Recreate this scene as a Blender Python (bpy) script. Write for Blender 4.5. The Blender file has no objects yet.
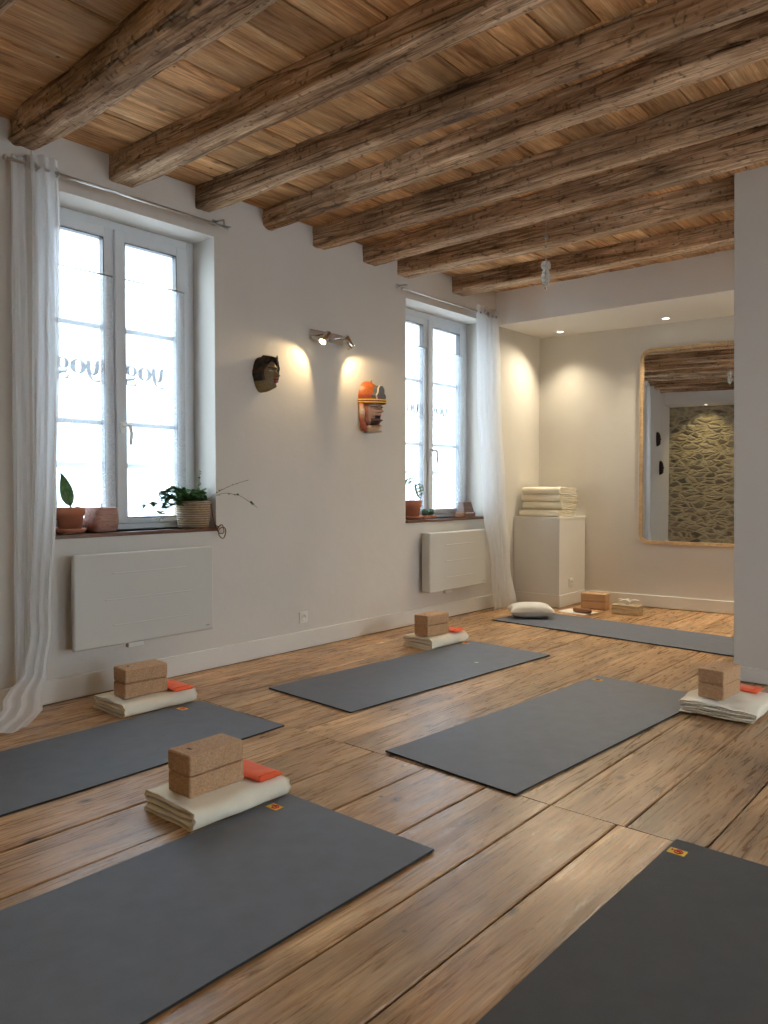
import bpy, bmesh, math, random
from mathutils import Vector, Matrix, noise
PI = math.pi
rad = math.radians
S = bpy.context.scene
COL = S.collection

# ------------------------------------------------------------------ camera, world, exposure
CAM_H = 1.15
cam = bpy.data.cameras.new('camera')
cam.sensor_fit = 'HORIZONTAL'
cam.sensor_width = 36.0
cam.lens = 36.0 * 769.0 / 768.0
cam.clip_start = 0.05
cam_o = bpy.data.objects.new('camera', cam)
COL.objects.link(cam_o)
cam_o.location = (0, 0, CAM_H)
cam_o.rotation_euler = (PI / 2 - math.atan(25 / 769.0), 0, math.atan(661 / 769.6))
S.camera = cam_o

WORLD = 11.0
SIDE_FILL_W = 14.0
SPOT_W = 11.0
DOWN_W = 80.0
STONE_W = 30.0
w = bpy.data.worlds.new('sky')
S.world = w
w.use_nodes = True
wn = w.node_tree.nodes
wl = w.node_tree.links
bg = wn['Background']
tc = wn.new('ShaderNodeTexCoord')
sp = wn.new('ShaderNodeSeparateXYZ')
wl.new(tc.outputs['Generated'], sp.inputs[0])
rp = wn.new('ShaderNodeValToRGB')
rp.color_ramp.elements[0].position = 0.45
rp.color_ramp.elements[0].color = (0.58, 0.66, 0.74, 1)
rp.color_ramp.elements[1].position = 0.62
rp.color_ramp.elements[1].color = (0.78, 0.90, 1.0, 1)
mr = wn.new('ShaderNodeMapRange')
mr.inputs['From Min'].default_value = -1
mr.inputs['From Max'].default_value = 1
wl.new(sp.outputs['Z'], mr.inputs['Value'])
wl.new(mr.outputs[0], rp.inputs[0])
wl.new(rp.outputs[0], bg.inputs['Color'])
bg.inputs['Strength'].default_value = WORLD

S.view_settings.view_transform = 'Standard'
S.view_settings.look = 'None'
S.view_settings.gamma = 1.0
S.view_settings.use_curve_mapping = False
S.view_settings.exposure = 0.2
# added fill lights just outside the two invented openings in the right-hand wall
for (ya, yb, share) in ((0.9, 1.6, 1.1), (3.2, 4.4, 0.7)):
    al = bpy.data.lights.new('side_fill', 'AREA')
    al.shape = 'RECTANGLE'
    al.size, al.size_y = yb - ya, 2.2
    al.energy = SIDE_FILL_W * share
    al.color = (1.0, 0.90, 0.76)
    ao = bpy.data.objects.new('side_fill', al)
    COL.objects.link(ao)
    ao.location = (2.64, (ya + yb) / 2, 1.4)
    ao.rotation_euler = (PI / 2, 0, PI / 2)
S.cycles.use_denoising = True
S.cycles.max_bounces = 14
S.cycles.diffuse_bounces = 8
S.cycles.transparent_max_bounces = 16
S.cycles.sample_clamp_indirect = 6.0
S.cycles.caustics_reflective = False
S.cycles.caustics_refractive = False


# ------------------------------------------------------------------ materials
def NM(name):
    m = bpy.data.materials.new(name)
    m.use_nodes = True
    nt = m.node_tree
    return m, nt, nt.nodes['Principled BSDF'], nt.nodes['Material Output']


def nd(nt, kind, **kw):
    n = nt.nodes.new(kind)
    for k, v in kw.items():
        if k in n.inputs:
            n.inputs[k].default_value = v
        else:
            setattr(n, k, v)
    return n


def rgba(c):
    return (c[0], c[1], c[2], 1)


def plain(name, col, rough=0.5, metal=0.0, nscale=20, namt=0.08, bump=0.0, bscale=60, spec=0.5, coat=0.0):
    m, nt, p, out = NM(name)
    tc = nd(nt, 'ShaderNodeTexCoord')
    nz = nd(nt, 'ShaderNodeTexNoise', Scale=nscale, Detail=4.0)
    nt.links.new(tc.outputs['Object'], nz.inputs['Vector'])
    r = nd(nt, 'ShaderNodeValToRGB')
    r.color_ramp.elements[0].position = 0.3
    r.color_ramp.elements[1].position = 0.7
    r.color_ramp.elements[0].color = rgba([c * (1 - namt) for c in col])
    r.color_ramp.elements[1].color = rgba([min(1, c * (1 + namt)) for c in col])
    nt.links.new(nz.outputs['Fac'], r.inputs[0])
    nt.links.new(r.outputs[0], p.inputs['Base Color'])
    p.inputs['Roughness'].default_value = rough
    p.inputs['Metallic'].default_value = metal
    p.inputs['Specular IOR Level'].default_value = spec
    if coat:
        p.inputs['Coat Weight'].default_value = coat
    if bump:
        n2 = nd(nt, 'ShaderNodeTexNoise', Scale=bscale, Detail=5.0)
        nt.links.new(tc.outputs['Object'], n2.inputs['Vector'])
        b = nd(nt, 'ShaderNodeBump', Strength=bump, Distance=0.01)
        nt.links.new(n2.outputs['Fac'], b.inputs['Height'])
        nt.links.new(b.outputs[0], p.inputs['Normal'])
    return m


def wood(name, cols, axis='Y', grain=1.0, rough=(0.35, 0.6), bump=0.25, attr=True, knots=True, dark=0.45, crack=0.0,
         worn=None, spec=0.5, nails=False, streak=0.14, stretch=1.0):
    """long-grained timber; 'rnd' face attribute shifts grain and tone per board"""
    m, nt, p, out = NM(name)
    L = nt.links.new
    tc = nd(nt, 'ShaderNodeTexCoord')
    vec = tc.outputs['Object']
    at = None
    if attr:
        at = nd(nt, 'ShaderNodeAttribute', attribute_name='rnd')
        off = nd(nt, 'ShaderNodeVectorMath', operation='SCALE')
        off.inputs['Scale'].default_value = 37.0
        L(at.outputs['Vector'], off.inputs[0])
        add = nd(nt, 'ShaderNodeVectorMath', operation='ADD')
        L(vec, add.inputs[0])
        L(off.outputs[0], add.inputs[1])
        vec = add.outputs[0]
    mp = nd(nt, 'ShaderNodeMapping')
    sc = {'Y': (19, 1.3, 19), 'X': (0.9, 14, 14)}[axis]
    mp.inputs['Scale'].default_value = [s * grain for s in sc]
    L(vec, mp.inputs[0])
    # warp
    wz = nd(nt, 'ShaderNodeTexNoise', Scale=1.3, Detail=2.0)
    L(mp.outputs[0], wz.inputs['Vector'])
    wmix = nd(nt, 'ShaderNodeVectorMath', operation='MULTIPLY_ADD')
    wmix.inputs[1].default_value = (1.2, 1.2, 1.2)
    L(wz.outputs['Color'], wmix.inputs[0])
    L(mp.outputs[0], wmix.inputs[2])
    g1 = nd(nt, 'ShaderNodeTexNoise', Scale=1.0, Detail=8.0, Roughness=0.62)
    L(wmix.outputs[0], g1.inputs['Vector'])
    wv = nd(nt, 'ShaderNodeTexNoise', Scale=5.0, Detail=6.0, Roughness=0.7)
    L(wmix.outputs[0], wv.inputs['Vector'])
    big = nd(nt, 'ShaderNodeTexNoise', Scale=2.2, Detail=4.0)
    L(vec, big.inputs['Vector'])
    a1 = nd(nt, 'ShaderNodeMath', operation='MULTIPLY_ADD')
    a1.inputs[1].default_value = 0.45
    L(wv.outputs['Fac'], a1.inputs[0])
    a2 = nd(nt, 'ShaderNodeMath', operation='MULTIPLY')
    a2.inputs[1].default_value = 0.55
    L(g1.outputs['Fac'], a2.inputs[0])
    L(a2.outputs[0], a1.inputs[2])
    r = nd(nt, 'ShaderNodeValToRGB')
    cr = r.color_ramp
    n = len(cols)
    cr.elements[0].position = 0.38
    cr.elements[0].color = rgba(cols[0])
    cr.elements[1].position = 0.63
    cr.elements[1].color = rgba(cols[-1])
    for k in range(1, n - 1):
        e = cr.elements.new(0.38 + 0.25 * k / (n - 1))
        e.color = rgba(cols[k])
    L(a1.outputs[0], r.inputs[0])
    col = r.outputs[0]

    def mul(colsock, fac_sock, lo, hi, fmin=0.35, fmax=0.65, tint=None):
        q = nd(nt, 'ShaderNodeMapRange')
        q.inputs['From Min'].default_value = fmin
        q.inputs['From Max'].default_value = fmax
        q.inputs['To Min'].default_value = lo
        q.inputs['To Max'].default_value = hi
        L(fac_sock, q.inputs['Value'])
        mx = nd(nt, 'ShaderNodeVectorMath', operation='SCALE')
        L(colsock, mx.inputs[0])
        L(q.outputs[0], mx.inputs['Scale'])
        return mx.outputs[0]
    col = mul(col, big.outputs['Fac'], 0.72, 1.2)
    if attr:
        sx = nd(nt, 'ShaderNodeSeparateXYZ')
        L(at.outputs['Vector'], sx.inputs[0])
        col = mul(col, sx.outputs['Z'], 0.78, 1.18, 0, 1)
    fmp = nd(nt, 'ShaderNodeMapping')
    fmp.inputs['Scale'].default_value = {'Y': (150, 5, 150), 'X': (5, 150, 150)}[axis]
    L(vec, fmp.inputs[0])
    fn_ = nd(nt, 'ShaderNodeTexNoise', Scale=1.0, Detail=3.0)
    L(fmp.outputs[0], fn_.inputs['Vector'])
    col = mul(col, fn_.outputs['Fac'], 1 - streak * 1.2, 1 + streak)
    if nails:
        nv_ = nd(nt, 'ShaderNodeTexVoronoi', Scale=5.5)
        L(vec, nv_.inputs['Vector'])
        col = mul(col, nv_.outputs['Distance'], 0.25, 1.0, 0.035, 0.06)
        sm = nd(nt, 'ShaderNodeTexNoise', Scale=5.0, Detail=6.0, Roughness=0.6)
        L(vec, sm.inputs['Vector'])
        col = mul(col, sm.outputs['Fac'], 0.78, 1.03, 0.30, 0.45)
    if knots:
        vk = nd(nt, 'ShaderNodeTexVoronoi', Scale=2.6)
        vk.inputs['Randomness'].default_value = 1.0
        mk = nd(nt, 'ShaderNodeMapping')
        mk.inputs['Scale'].default_value = (1.6, 1, 1.6) if axis == 'Y' else (1, 1.6, 1.6)
        L(vec, mk.inputs[0])
        L(mk.outputs[0], vk.inputs['Vector'])
        col = mul(col, vk.outputs['Distance'], dark, 1.0, 0.03, 0.10)
    if worn:
        # scuffed worn streaks where the finish has gone
        wn_ = nd(nt, 'ShaderNodeTexNoise', Scale=3.2, Detail=9.0, Roughness=0.75)
        L(wmix.outputs[0], wn_.inputs['Vector'])
        wr = nd(nt, 'ShaderNodeMapRange')
        wr.inputs['From Min'].default_value = 0.50
        wr.inputs['From Max'].default_value = 0.74
        wr.inputs['To Max'].default_value = 0.75
        L(wn_.outputs['Fac'], wr.inputs['Value'])
        mx = nd(nt, 'ShaderNodeMix', data_type='RGBA')
        L(wr.outputs[0], mx.inputs['Factor'])
        L(col, mx.inputs['A'])
        mx.inputs['B'].default_value = rgba(worn)
        col = mx.outputs['Result']
    hgt = a1.outputs[0]
    if crack:
        mc = nd(nt, 'ShaderNodeMapping')
        mc.inputs['Scale'].default_value = (0.45, 13, 13) if axis == 'X' else (16, 1.1, 16)
        L(vec, mc.inputs[0])
        ck = nd(nt, 'ShaderNodeTexNoise', Scale=1.0, Detail=2.0, Distortion=0.2)
        L(mc.outputs[0], ck.inputs['Vector'])
        s1 = nd(nt, 'ShaderNodeMath', operation='SUBTRACT')
        s1.inputs[1].default_value = 0.5
        L(ck.outputs['Fac'], s1.inputs[0])
        s2 = nd(nt, 'ShaderNodeMath', operation='ABSOLUTE')
        L(s1.outputs[0], s2.inputs[0])
        col = mul(col, s2.outputs[0], 1 - crack, 1.0, 0.002, 0.014)
        hq = nd(nt, 'ShaderNodeMapRange')
        hq.inputs['From Max'].default_value = 0.02
        hq.inputs['To Min'].default_value = -0.6
        hq.inputs['To Max'].default_value = 0.0
        L(s2.outputs[0], hq.inputs['Value'])
        ha = nd(nt, 'ShaderNodeMath', operation='ADD')
        L(hq.outputs[0], ha.inputs[0])
        L(hgt, ha.inputs[1])
        hgt = ha.outputs[0]
        # worm holes and pits
        vw = nd(nt, 'ShaderNodeTexNoise', Scale=34.0, Detail=3.0)
        L(vec, vw.inputs['Vector'])
        col = mul(col, vw.outputs['Fac'], 0.45, 1.05, 0.30, 0.42)
    L(col, p.inputs['Base Color'])
    q = nd(nt, 'ShaderNodeMapRange')
    q.inputs['From Min'].default_value = 0.35
    q.inputs['From Max'].default_value = 0.65
    q.inputs['To Min'].default_value = rough[0]
    q.inputs['To Max'].default_value = rough[1]
    L(wv.outputs['Fac'], q.inputs['Value'])
    L(q.outputs[0], p.inputs['Roughness'])
    p.inputs['Specular IOR Level'].default_value = spec
    b = nd(nt, 'ShaderNodeBump', Strength=bump, Distance=0.012)
    L(hgt, b.inputs['Height'])
    L(b.outputs[0], p.inputs['Normal'])
    return m


def sheer(name, col, transp=0.25, transl=0.45, weave=400):
    m, nt, p, out = NM(name)
    nt.nodes.remove(p)
    L = nt.links.new
    d = nd(nt, 'ShaderNodeBsdfDiffuse')
    d.inputs[0].default_value = rgba(col)
    t = nd(nt, 'ShaderNodeBsdfTranslucent')
    t.inputs[0].default_value = rgba(col)
    tr = nd(nt, 'ShaderNodeBsdfTransparent')
    m1 = nd(nt, 'ShaderNodeMixShader')
    m1.inputs[0].default_value = transl
    L(d.outputs[0], m1.inputs[1])
    L(t.outputs[0], m1.inputs[2])
    m2 = nd(nt, 'ShaderNodeMixShader')
    tc = nd(nt, 'ShaderNodeTexCoord')
    nz = nd(nt, 'ShaderNodeTexNoise', Scale=weave, Detail=2.0)
    L(tc.outputs['Object'], nz.inputs['Vector'])
    q = nd(nt, 'ShaderNodeMapRange')
    q.inputs['From Min'].default_value = 0.3
    q.inputs['From Max'].default_value = 0.7
    q.inputs['To Min'].default_value = transp * 0.7
    q.inputs['To Max'].default_value = min(1, transp * 1.3)
    L(nz.outputs['Fac'], q.inputs['Value'])
    L(q.outputs[0], m2.inputs[0])
    L(m1.outputs[0], m2.inputs[1])
    L(tr.outputs[0], m2.inputs[2])
    L(m2.outputs[0], out.inputs['Surface'])
    return m


def glass(name, tint=(0.97, 0.99, 1.0), refl=0.06):
    m, nt, p, out = NM(name)
    nt.nodes.remove(p)
    L = nt.links.new
    tr = nd(nt, 'ShaderNodeBsdfTransparent')
    tr.inputs[0].default_value = rgba(tint)
    g = nd(nt, 'ShaderNodeBsdfGlossy')
    g.inputs['Roughness'].default_value = 0.02
    m2 = nd(nt, 'ShaderNodeMixShader')
    m2.inputs[0].default_value = refl
    L(tr.outputs[0], m2.inputs[1])
    L(g.outputs[0], m2.inputs[2])
    L(m2.outputs[0], out.inputs['Surface'])
    return m


def emit(name, col, s):
    m, nt, p, out = NM(name)
    p.inputs['Base Color'].default_value = rgba(col)
    p.inputs['Emission Color'].default_value = rgba(col)
    p.inputs['Emission Strength'].default_value = s
    return m


def stone_mat():
    m, nt, p, out = NM('rubble_stone')
    L = nt.links.new
    tc = nd(nt, 'ShaderNodeTexCoord')
    mp = nd(nt, 'ShaderNodeMapping')
    mp.inputs['Scale'].default_value = (5.0, 5.0, 12.0)
    nz = nd(nt, 'ShaderNodeTexNoise', Scale=4.0, Detail=3.0)
    L(tc.outputs['Object'], nz.inputs['Vector'])
    ma = nd(nt, 'ShaderNodeVectorMath', operation='MULTIPLY_ADD')
    ma.inputs[1].default_value = (0.22, 0.22, 0.14)
    L(nz.outputs['Color'], ma.inputs[0])
    L(tc.outputs['Object'], ma.inputs[2])
    L(ma.outputs[0], mp.inputs[0])
    v = nd(nt, 'ShaderNodeTexVoronoi', feature='DISTANCE_TO_EDGE', Scale=1.0)
    L(mp.outputs[0], v.inputs['Vector'])
    v2 = nd(nt, 'ShaderNodeTexVoronoi', feature='F1', Scale=1.0)
    L(mp.outputs[0], v2.inputs['Vector'])
    sx = nd(nt, 'ShaderNodeSeparateColor')
    L(v2.outputs['Color'], sx.inputs[0])
    r = nd(nt, 'ShaderNodeValToRGB')
    r.color_ramp.elements[0].color = (0.09, 0.08, 0.065, 1)
    r.color_ramp.elements[1].color = (0.40, 0.34, 0.25, 1)
    L(sx.outputs[0], r.inputs[0])
    n3 = nd(nt, 'ShaderNodeTexNoise', Scale=22.0, Detail=6.0)
    L(tc.outputs['Object'], n3.inputs['Vector'])
    q = nd(nt, 'ShaderNodeMapRange')
    q.inputs['From Min'].default_value = 0.0
    q.inputs['From Max'].default_value = 0.26
    L(v.outputs['Distance'], q.inputs['Value'])
    mx = nd(nt, 'ShaderNodeMix', data_type='RGBA')
    L(q.outputs[0], mx.inputs['Factor'])
    mx.inputs['A'].default_value = (0.50, 0.43, 0.28, 1)
    L(r.outputs[0], mx.inputs['B'])
    L(mx.outputs['Result'], p.inputs['Base Color'])
    p.inputs['Roughness'].default_value = 0.9
    ad = nd(nt, 'ShaderNodeMath', operation='MULTIPLY_ADD')
    ad.inputs[1].default_value = 0.3
    L(n3.outputs['Fac'], ad.inputs[0])
    L(q.outputs[0], ad.inputs[2])
    b = nd(nt, 'ShaderNodeBump', Strength=0.9, Distance=0.03)
    L(ad.outputs[0], b.inputs['Height'])
    L(b.outputs[0], p.inputs['Normal'])
    return m


def cork_mat():
    m, nt, p, out = NM('cork')
    L = nt.links.new
    tc = nd(nt, 'ShaderNodeTexCoord')
    v = nd(nt, 'ShaderNodeTexVoronoi', Scale=420.0)
    L(tc.outputs['Object'], v.inputs['Vector'])
    sx = nd(nt, 'ShaderNodeSeparateColor')
    L(v.outputs['Color'], sx.inputs[0])
    nz = nd(nt, 'ShaderNodeTexNoise', Scale=60.0, Detail=6.0, Roughness=0.7)
    L(tc.outputs['Object'], nz.inputs['Vector'])
    a = nd(nt, 'ShaderNodeMath', operation='ADD')
    L(sx.outputs[0], a.inputs[0])
    L(nz.outputs['Fac'], a.inputs[1])
    q = nd(nt, 'ShaderNodeMapRange')
    q.inputs['From Min'].default_value = 0.35
    q.inputs['From Max'].default_value = 1.5
    L(a.outputs[0], q.inputs['Value'])
    r = nd(nt, 'ShaderNodeValToRGB')
    r.color_ramp.elements[0].color = (0.26, 0.14, 0.06, 1)
    r.color_ramp.elements[1].color = (0.62, 0.39, 0.22, 1)
    e = r.color_ramp.elements.new(0.45)
    e.color = (0.48, 0.285, 0.15, 1)
    L(q.outputs[0], r.inputs[0])
    L(r.outputs[0], p.inputs['Base Color'])
    p.inputs['Roughness'].default_value = 0.75
    b = nd(nt, 'ShaderNodeBump', Strength=0.25, Distance=0.003)
    L(nz.outputs['Fac'], b.inputs['Height'])
    L(b.outputs[0], p.inputs['Normal'])
    return m


def fabric_mat(name, col, scale=350, bump=0.35, rough=0.95, sheen=0.2, amt=0.12):
    m, nt, p, out = NM(name)
    L = nt.links.new
    tc = nd(nt, 'ShaderNodeTexCoord')
    nz = nd(nt, 'ShaderNodeTexNoise', Scale=scale, Detail=3.0)
    L(tc.outputs['Object'], nz.inputs['Vector'])
    n2 = nd(nt, 'ShaderNodeTexNoise', Scale=12.0, Detail=4.0)
    L(tc.outputs['Object'], n2.inputs['Vector'])
    a = nd(nt, 'ShaderNodeMath', operation='ADD')
    L(nz.outputs['Fac'], a.inputs[0])
    L(n2.outputs['Fac'], a.inputs[1])
    q = nd(nt, 'ShaderNodeMapRange')
    q.inputs['From Min'].default_value = 0.7
    q.inputs['From Max'].default_value = 1.3
    q.inputs['To Min'].default_value = 1 - amt
    q.inputs['To Max'].default_value = 1 + amt
    L(a.outputs[0], q.inputs['Value'])
    c = nd(nt, 'ShaderNodeVectorMath', operation='SCALE')
    c.inputs[0].default_value = col
    L(q.outputs[0], c.inputs['Scale'])
    L(c.outputs[0], p.inputs['Base Color'])
    p.inputs['Roughness'].default_value = rough
    p.inputs['Sheen Weight'].default_value = sheen
    b = nd(nt, 'ShaderNodeBump', Strength=bump, Distance=0.004)
    L(a.outputs[0], b.inputs['Height'])
    L(b.outputs[0], p.inputs['Normal'])
    return m


def attr_paint(name, rough=0.5, spec=0.4, bump=0.15):
    """painted carving: the paint is stored per vertex"""
    m, nt, p, out = NM(name)
    L = nt.links.new
    at = nd(nt, 'ShaderNodeAttribute', attribute_name='paint')
    tc = nd(nt, 'ShaderNodeTexCoord')
    nz = nd(nt, 'ShaderNodeTexNoise', Scale=80.0, Detail=5.0)
    L(tc.outputs['Object'], nz.inputs['Vector'])
    q = nd(nt, 'ShaderNodeMapRange')
    q.inputs['From Min'].default_value = 0.3
    q.inputs['From Max'].default_value = 0.7
    q.inputs['To Min'].default_value = 0.75
    q.inputs['To Max'].default_value = 1.15
    L(nz.outputs['Fac'], q.inputs['Value'])
    c = nd(nt, 'ShaderNodeVectorMath', operation='SCALE')
    L(at.outputs['Color'], c.inputs[0])
    L(q.outputs[0], c.inputs['Scale'])
    L(c.outputs[0], p.inputs['Base Color'])
    p.inputs['Roughness'].default_value = rough
    p.inputs['Specular IOR Level'].default_value = spec
    b = nd(nt, 'ShaderNodeBump', Strength=bump, Distance=0.004)
    L(nz.outputs['Fac'], b.inputs['Height'])
    L(b.outputs[0], p.inputs['Normal'])
    return m


def basket_mat():
    m, nt, p, out = NM('woven_seagrass')
    L = nt.links.new
    tc = nd(nt, 'ShaderNodeTexCoord')
    wv = nd(nt, 'ShaderNodeTexWave', wave_type='BANDS', bands_direction='Z', Scale=22.0, Distortion=0.8, Detail=2.0)
    L(tc.outputs['Object'], wv.inputs['Vector'])
    nz = nd(nt, 'ShaderNodeTexNoise', Scale=60.0, Detail=4.0)
    L(tc.outputs['Object'], nz.inputs['Vector'])
    a = nd(nt, 'ShaderNodeMath', operation='ADD')
    L(wv.outputs['Fac'], a.inputs[0])
    L(nz.outputs['Fac'], a.inputs[1])
    q = nd(nt, 'ShaderNodeMapRange')
    q.inputs['From Min'].default_value = 0.3
    q.inputs['From Max'].default_value = 1.6
    L(a.outputs[0], q.inputs['Value'])
    r = nd(nt, 'ShaderNodeValToRGB')
    r.color_ramp.elements[0].color = (0.12, 0.08, 0.045, 1)
    r.color_ramp.elements[1].color = (0.46, 0.34, 0.22, 1)
    L(q.outputs[0], r.inputs[0])
    L(r.outputs[0], p.inputs['Base Color'])
    p.inputs['Roughness'].default_value = 0.85
    b = nd(nt, 'ShaderNodeBump', Strength=0.6, Distance=0.006)
    L(a.outputs[0], b.inputs['Height'])
    L(b.outputs[0], p.inputs['Normal'])
    return m


M = {}
M['wall'] = plain('white_plaster', (0.64, 0.615, 0.57), 0.85, nscale=1.5, namt=0.03, bump=0.25, bscale=9)
M['soffit'] = plain('smooth_white_ceiling', (0.80, 0.79, 0.76), 0.8, nscale=2, namt=0.02, bump=0.05, bscale=9)
M['trim'] = plain('white_trim_paint', (0.70, 0.69, 0.65), 0.45, nscale=4, namt=0.02)
M['frame'] = plain('white_window_paint', (0.66, 0.69, 0.72), 0.4, nscale=4, namt=0.02)
M['gasket'] = plain('dark_gasket', (0.03, 0.03, 0.035), 0.5)
M['floor'] = wood('old_pine_floor', [(0.20, 0.095, 0.038), (0.39, 0.215, 0.095), (0.52, 0.31, 0.15), (0.66, 0.44, 0.235)],
                  'Y', 0.8, (0.22, 0.42), 0.16, worn=(0.42, 0.27, 0.16), dark=0.25, nails=True)
M['subfloor'] = plain('dark_gap', (0.02, 0.012, 0.008), 0.9)
M['plank'] = wood('ceiling_planks', [(0.24, 0.105, 0.04), (0.50, 0.26, 0.105), (0.66, 0.38, 0.175), (0.80, 0.54, 0.29)],
                  'Y', 0.55, (0.6, 0.85), 0.4, worn=(0.33, 0.23, 0.15), spec=0.2, nails=True)
M['beam'] = wood('hewn_oak_beam', [(0.13, 0.070, 0.037), (0.36, 0.22, 0.125), (0.58, 0.40, 0.25), (0.80, 0.62, 0.44)],
                 'X', 0.9, (0.7, 0.95), 0.6, attr=True, knots=True, crack=0.6, spec=0.2)
M['sillwood'] = wood('sill_wood', [(0.07, 0.025, 0.012), (0.16, 0.07, 0.035), (0.24, 0.12, 0.06)], 'Y', 1.5, (0.25, 0.4), 0.1, attr=False, knots=False)
M['ply'] = wood('light_oak', [(0.42, 0.27, 0.13), (0.55, 0.38, 0.21), (0.62, 0.45, 0.26)], 'Y', 2.0, (0.4, 0.55), 0.1, attr=False, knots=False)
M['rollwood'] = wood('brown_wood', [(0.14, 0.05, 0.02), (0.28, 0.12, 0.05), (0.36, 0.17, 0.08)], 'X', 3.0, (0.35, 0.5), 0.1, attr=False, knots=False)
M['darkwood'] = wood('dark_wood', [(0.05, 0.022, 0.012), (0.11, 0.05, 0.028), (0.17, 0.08, 0.045)], 'Y', 3.0, (0.35, 0.5), 0.1, attr=False, knots=False)
M['stone'] = stone_mat()
M['cork'] = cork_mat()
M['glass'] = glass('window_glass')
M['voile'] = sheer('white_voile', (0.84, 0.91, 0.98), 0.86, 0.8, 300)
M['linen'] = sheer('white_linen', (0.82, 0.83, 0.84), 0.10, 0.42, 250)
M['radiator'] = plain('radiator_enamel', (0.58, 0.58, 0.54), 0.4, nscale=2, namt=0.01)
M['steel'] = plain('brushed_steel', (0.55, 0.55, 0.55), 0.3, 1.0)
M['chrome'] = plain('chrome', (0.75, 0.74, 0.72), 0.12, 1.0)
M['black'] = plain('black_plastic', (0.015, 0.015, 0.016), 0.4)
M['plastic'] = plain('white_plastic', (0.78, 0.77, 0.73), 0.35, nscale=4, namt=0.02)
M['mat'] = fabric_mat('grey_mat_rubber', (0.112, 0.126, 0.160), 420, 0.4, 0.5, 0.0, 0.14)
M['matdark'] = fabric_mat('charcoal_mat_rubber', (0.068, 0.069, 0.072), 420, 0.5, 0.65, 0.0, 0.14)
M['matedge'] = plain('black_mat_edge', (0.012, 0.012, 0.013), 0.7)
M['cotton'] = fabric_mat('cream_cotton', (0.85, 0.78, 0.62), 300, 0.3, 0.95, 0.3, 0.06)
M['pillow'] = fabric_mat('white_cotton', (0.72, 0.69, 0.62), 300, 0.3, 0.95, 0.3, 0.05)
M['orange'] = fabric_mat('orange_cotton', (0.88, 0.115, 0.016), 300, 0.3, 0.9, 0.2, 0.08)
M['yellow'] = plain('yellow_label', (0.85, 0.52, 0.03), 0.5)
M['red'] = plain('red_print', (0.70, 0.05, 0.03), 0.5)
M['brownprint'] = plain('burnt_brown', (0.10, 0.05, 0.025), 0.7)
M['greyprint'] = plain('grey_print', (0.30, 0.30, 0.32), 0.5)
M['terra'] = plain('terracotta', (0.42, 0.15, 0.08), 0.8, nscale=9, namt=0.18, bump=0.1)
M['pinkpot'] = wood('pink_ceramic', [(0.25, 0.11, 0.08), (0.42, 0.22, 0.17), (0.52, 0.30, 0.24)], 'Y', 2.0, (0.6, 0.8), 0.1, attr=False, knots=False)
M['soil'] = plain('potting_soil', (0.035, 0.022, 0.015), 0.95, bump=0.6, bscale=90)
M['leaf'] = plain('green_leaf', (0.045, 0.13, 0.03), 0.45, nscale=30, namt=0.4)
M['leaf2'] = plain('mottled_leaf', (0.05, 0.14, 0.045), 0.45, nscale=45, namt=0.6)
M['stem'] = plain('plant_stem', (0.10, 0.09, 0.04), 0.7)
M['twine'] = plain('brown_twine', (0.16, 0.085, 0.05), 0.8)
M['basket'] = basket_mat()
M['cactus'] = plain('cactus_skin', (0.05, 0.09, 0.05), 0.7, bump=0.6, bscale=200)
M['paint'] = attr_paint('painted_carving', 0.42)
M['paper'] = plain('white_paper', (0.82, 0.81, 0.78), 0.7, nscale=5, namt=0.02)
M['marble'] = wood('beige_marbled_card', [(0.34, 0.24, 0.13), (0.58, 0.46, 0.28), (0.70, 0.60, 0.42)], 'X', 3.0, (0.5, 0.7), 0.05, attr=False, knots=False)
M['crystal'] = sheer('clear_crystal', (0.80, 0.81, 0.78), 0.55, 0.5, 30)
M['bulb'] = emit('lit_bulb', (1.0, 0.80, 0.48), 14)
M['down'] = emit('lit_downlight', (1.0, 0.90, 0.70), 9)
M['render'] = plain('pale_render', (0.62, 0.66, 0.70), 0.9, nscale=2)
M['slate'] = plain('roof_slate', (0.10, 0.11, 0.13), 0.8, nscale=6, namt=0.3)
M['street'] = plain('street_ground', (0.45, 0.45, 0.44), 0.9)
m, nt, p, out = NM('mirror_silver')
p.inputs['Base Color'].default_value = (0.86, 0.87, 0.86, 1)
p.inputs['Metallic'].default_value = 1.0
p.inputs['Roughness'].default_value = 0.0
M['mirror'] = m


# ------------------------------------------------------------------ helpers
def finish(name, me, mat, parent=None, loc=(0, 0, 0), rot=(0, 0, 0), smooth=False, bevel=0, seg=2, subsurf=0):
    o = bpy.data.objects.new(name, me)
    COL.objects.link(o)
    if mat is not None:
        for mm in (mat if isinstance(mat, (list, tuple)) else [mat]):
            me.materials.append(mm)
    if smooth:
        me.polygons.foreach_set('use_smooth', [True] * len(me.polygons))
    o.location = loc
    o.rotation_euler = rot
    if parent:
        o.parent = parent
    if bevel:
        b = o.modifiers.new('bevel', 'BEVEL')
        b.width = bevel
        b.segments = seg
        b.limit_method = 'ANGLE'
    if subsurf:
        s_ = o.modifiers.new('subsurf', 'SUBSURF')
        s_.levels = subsurf
        s_.render_levels = subsurf
    return o


def pyd(name, vs, fs, mat, parent=None, **k):
    me = bpy.data.meshes.new(name)
    me.from_pydata([tuple(v) for v in vs], [], fs)
    me.update()
    return finish(name, me, mat, parent, **k)


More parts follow.
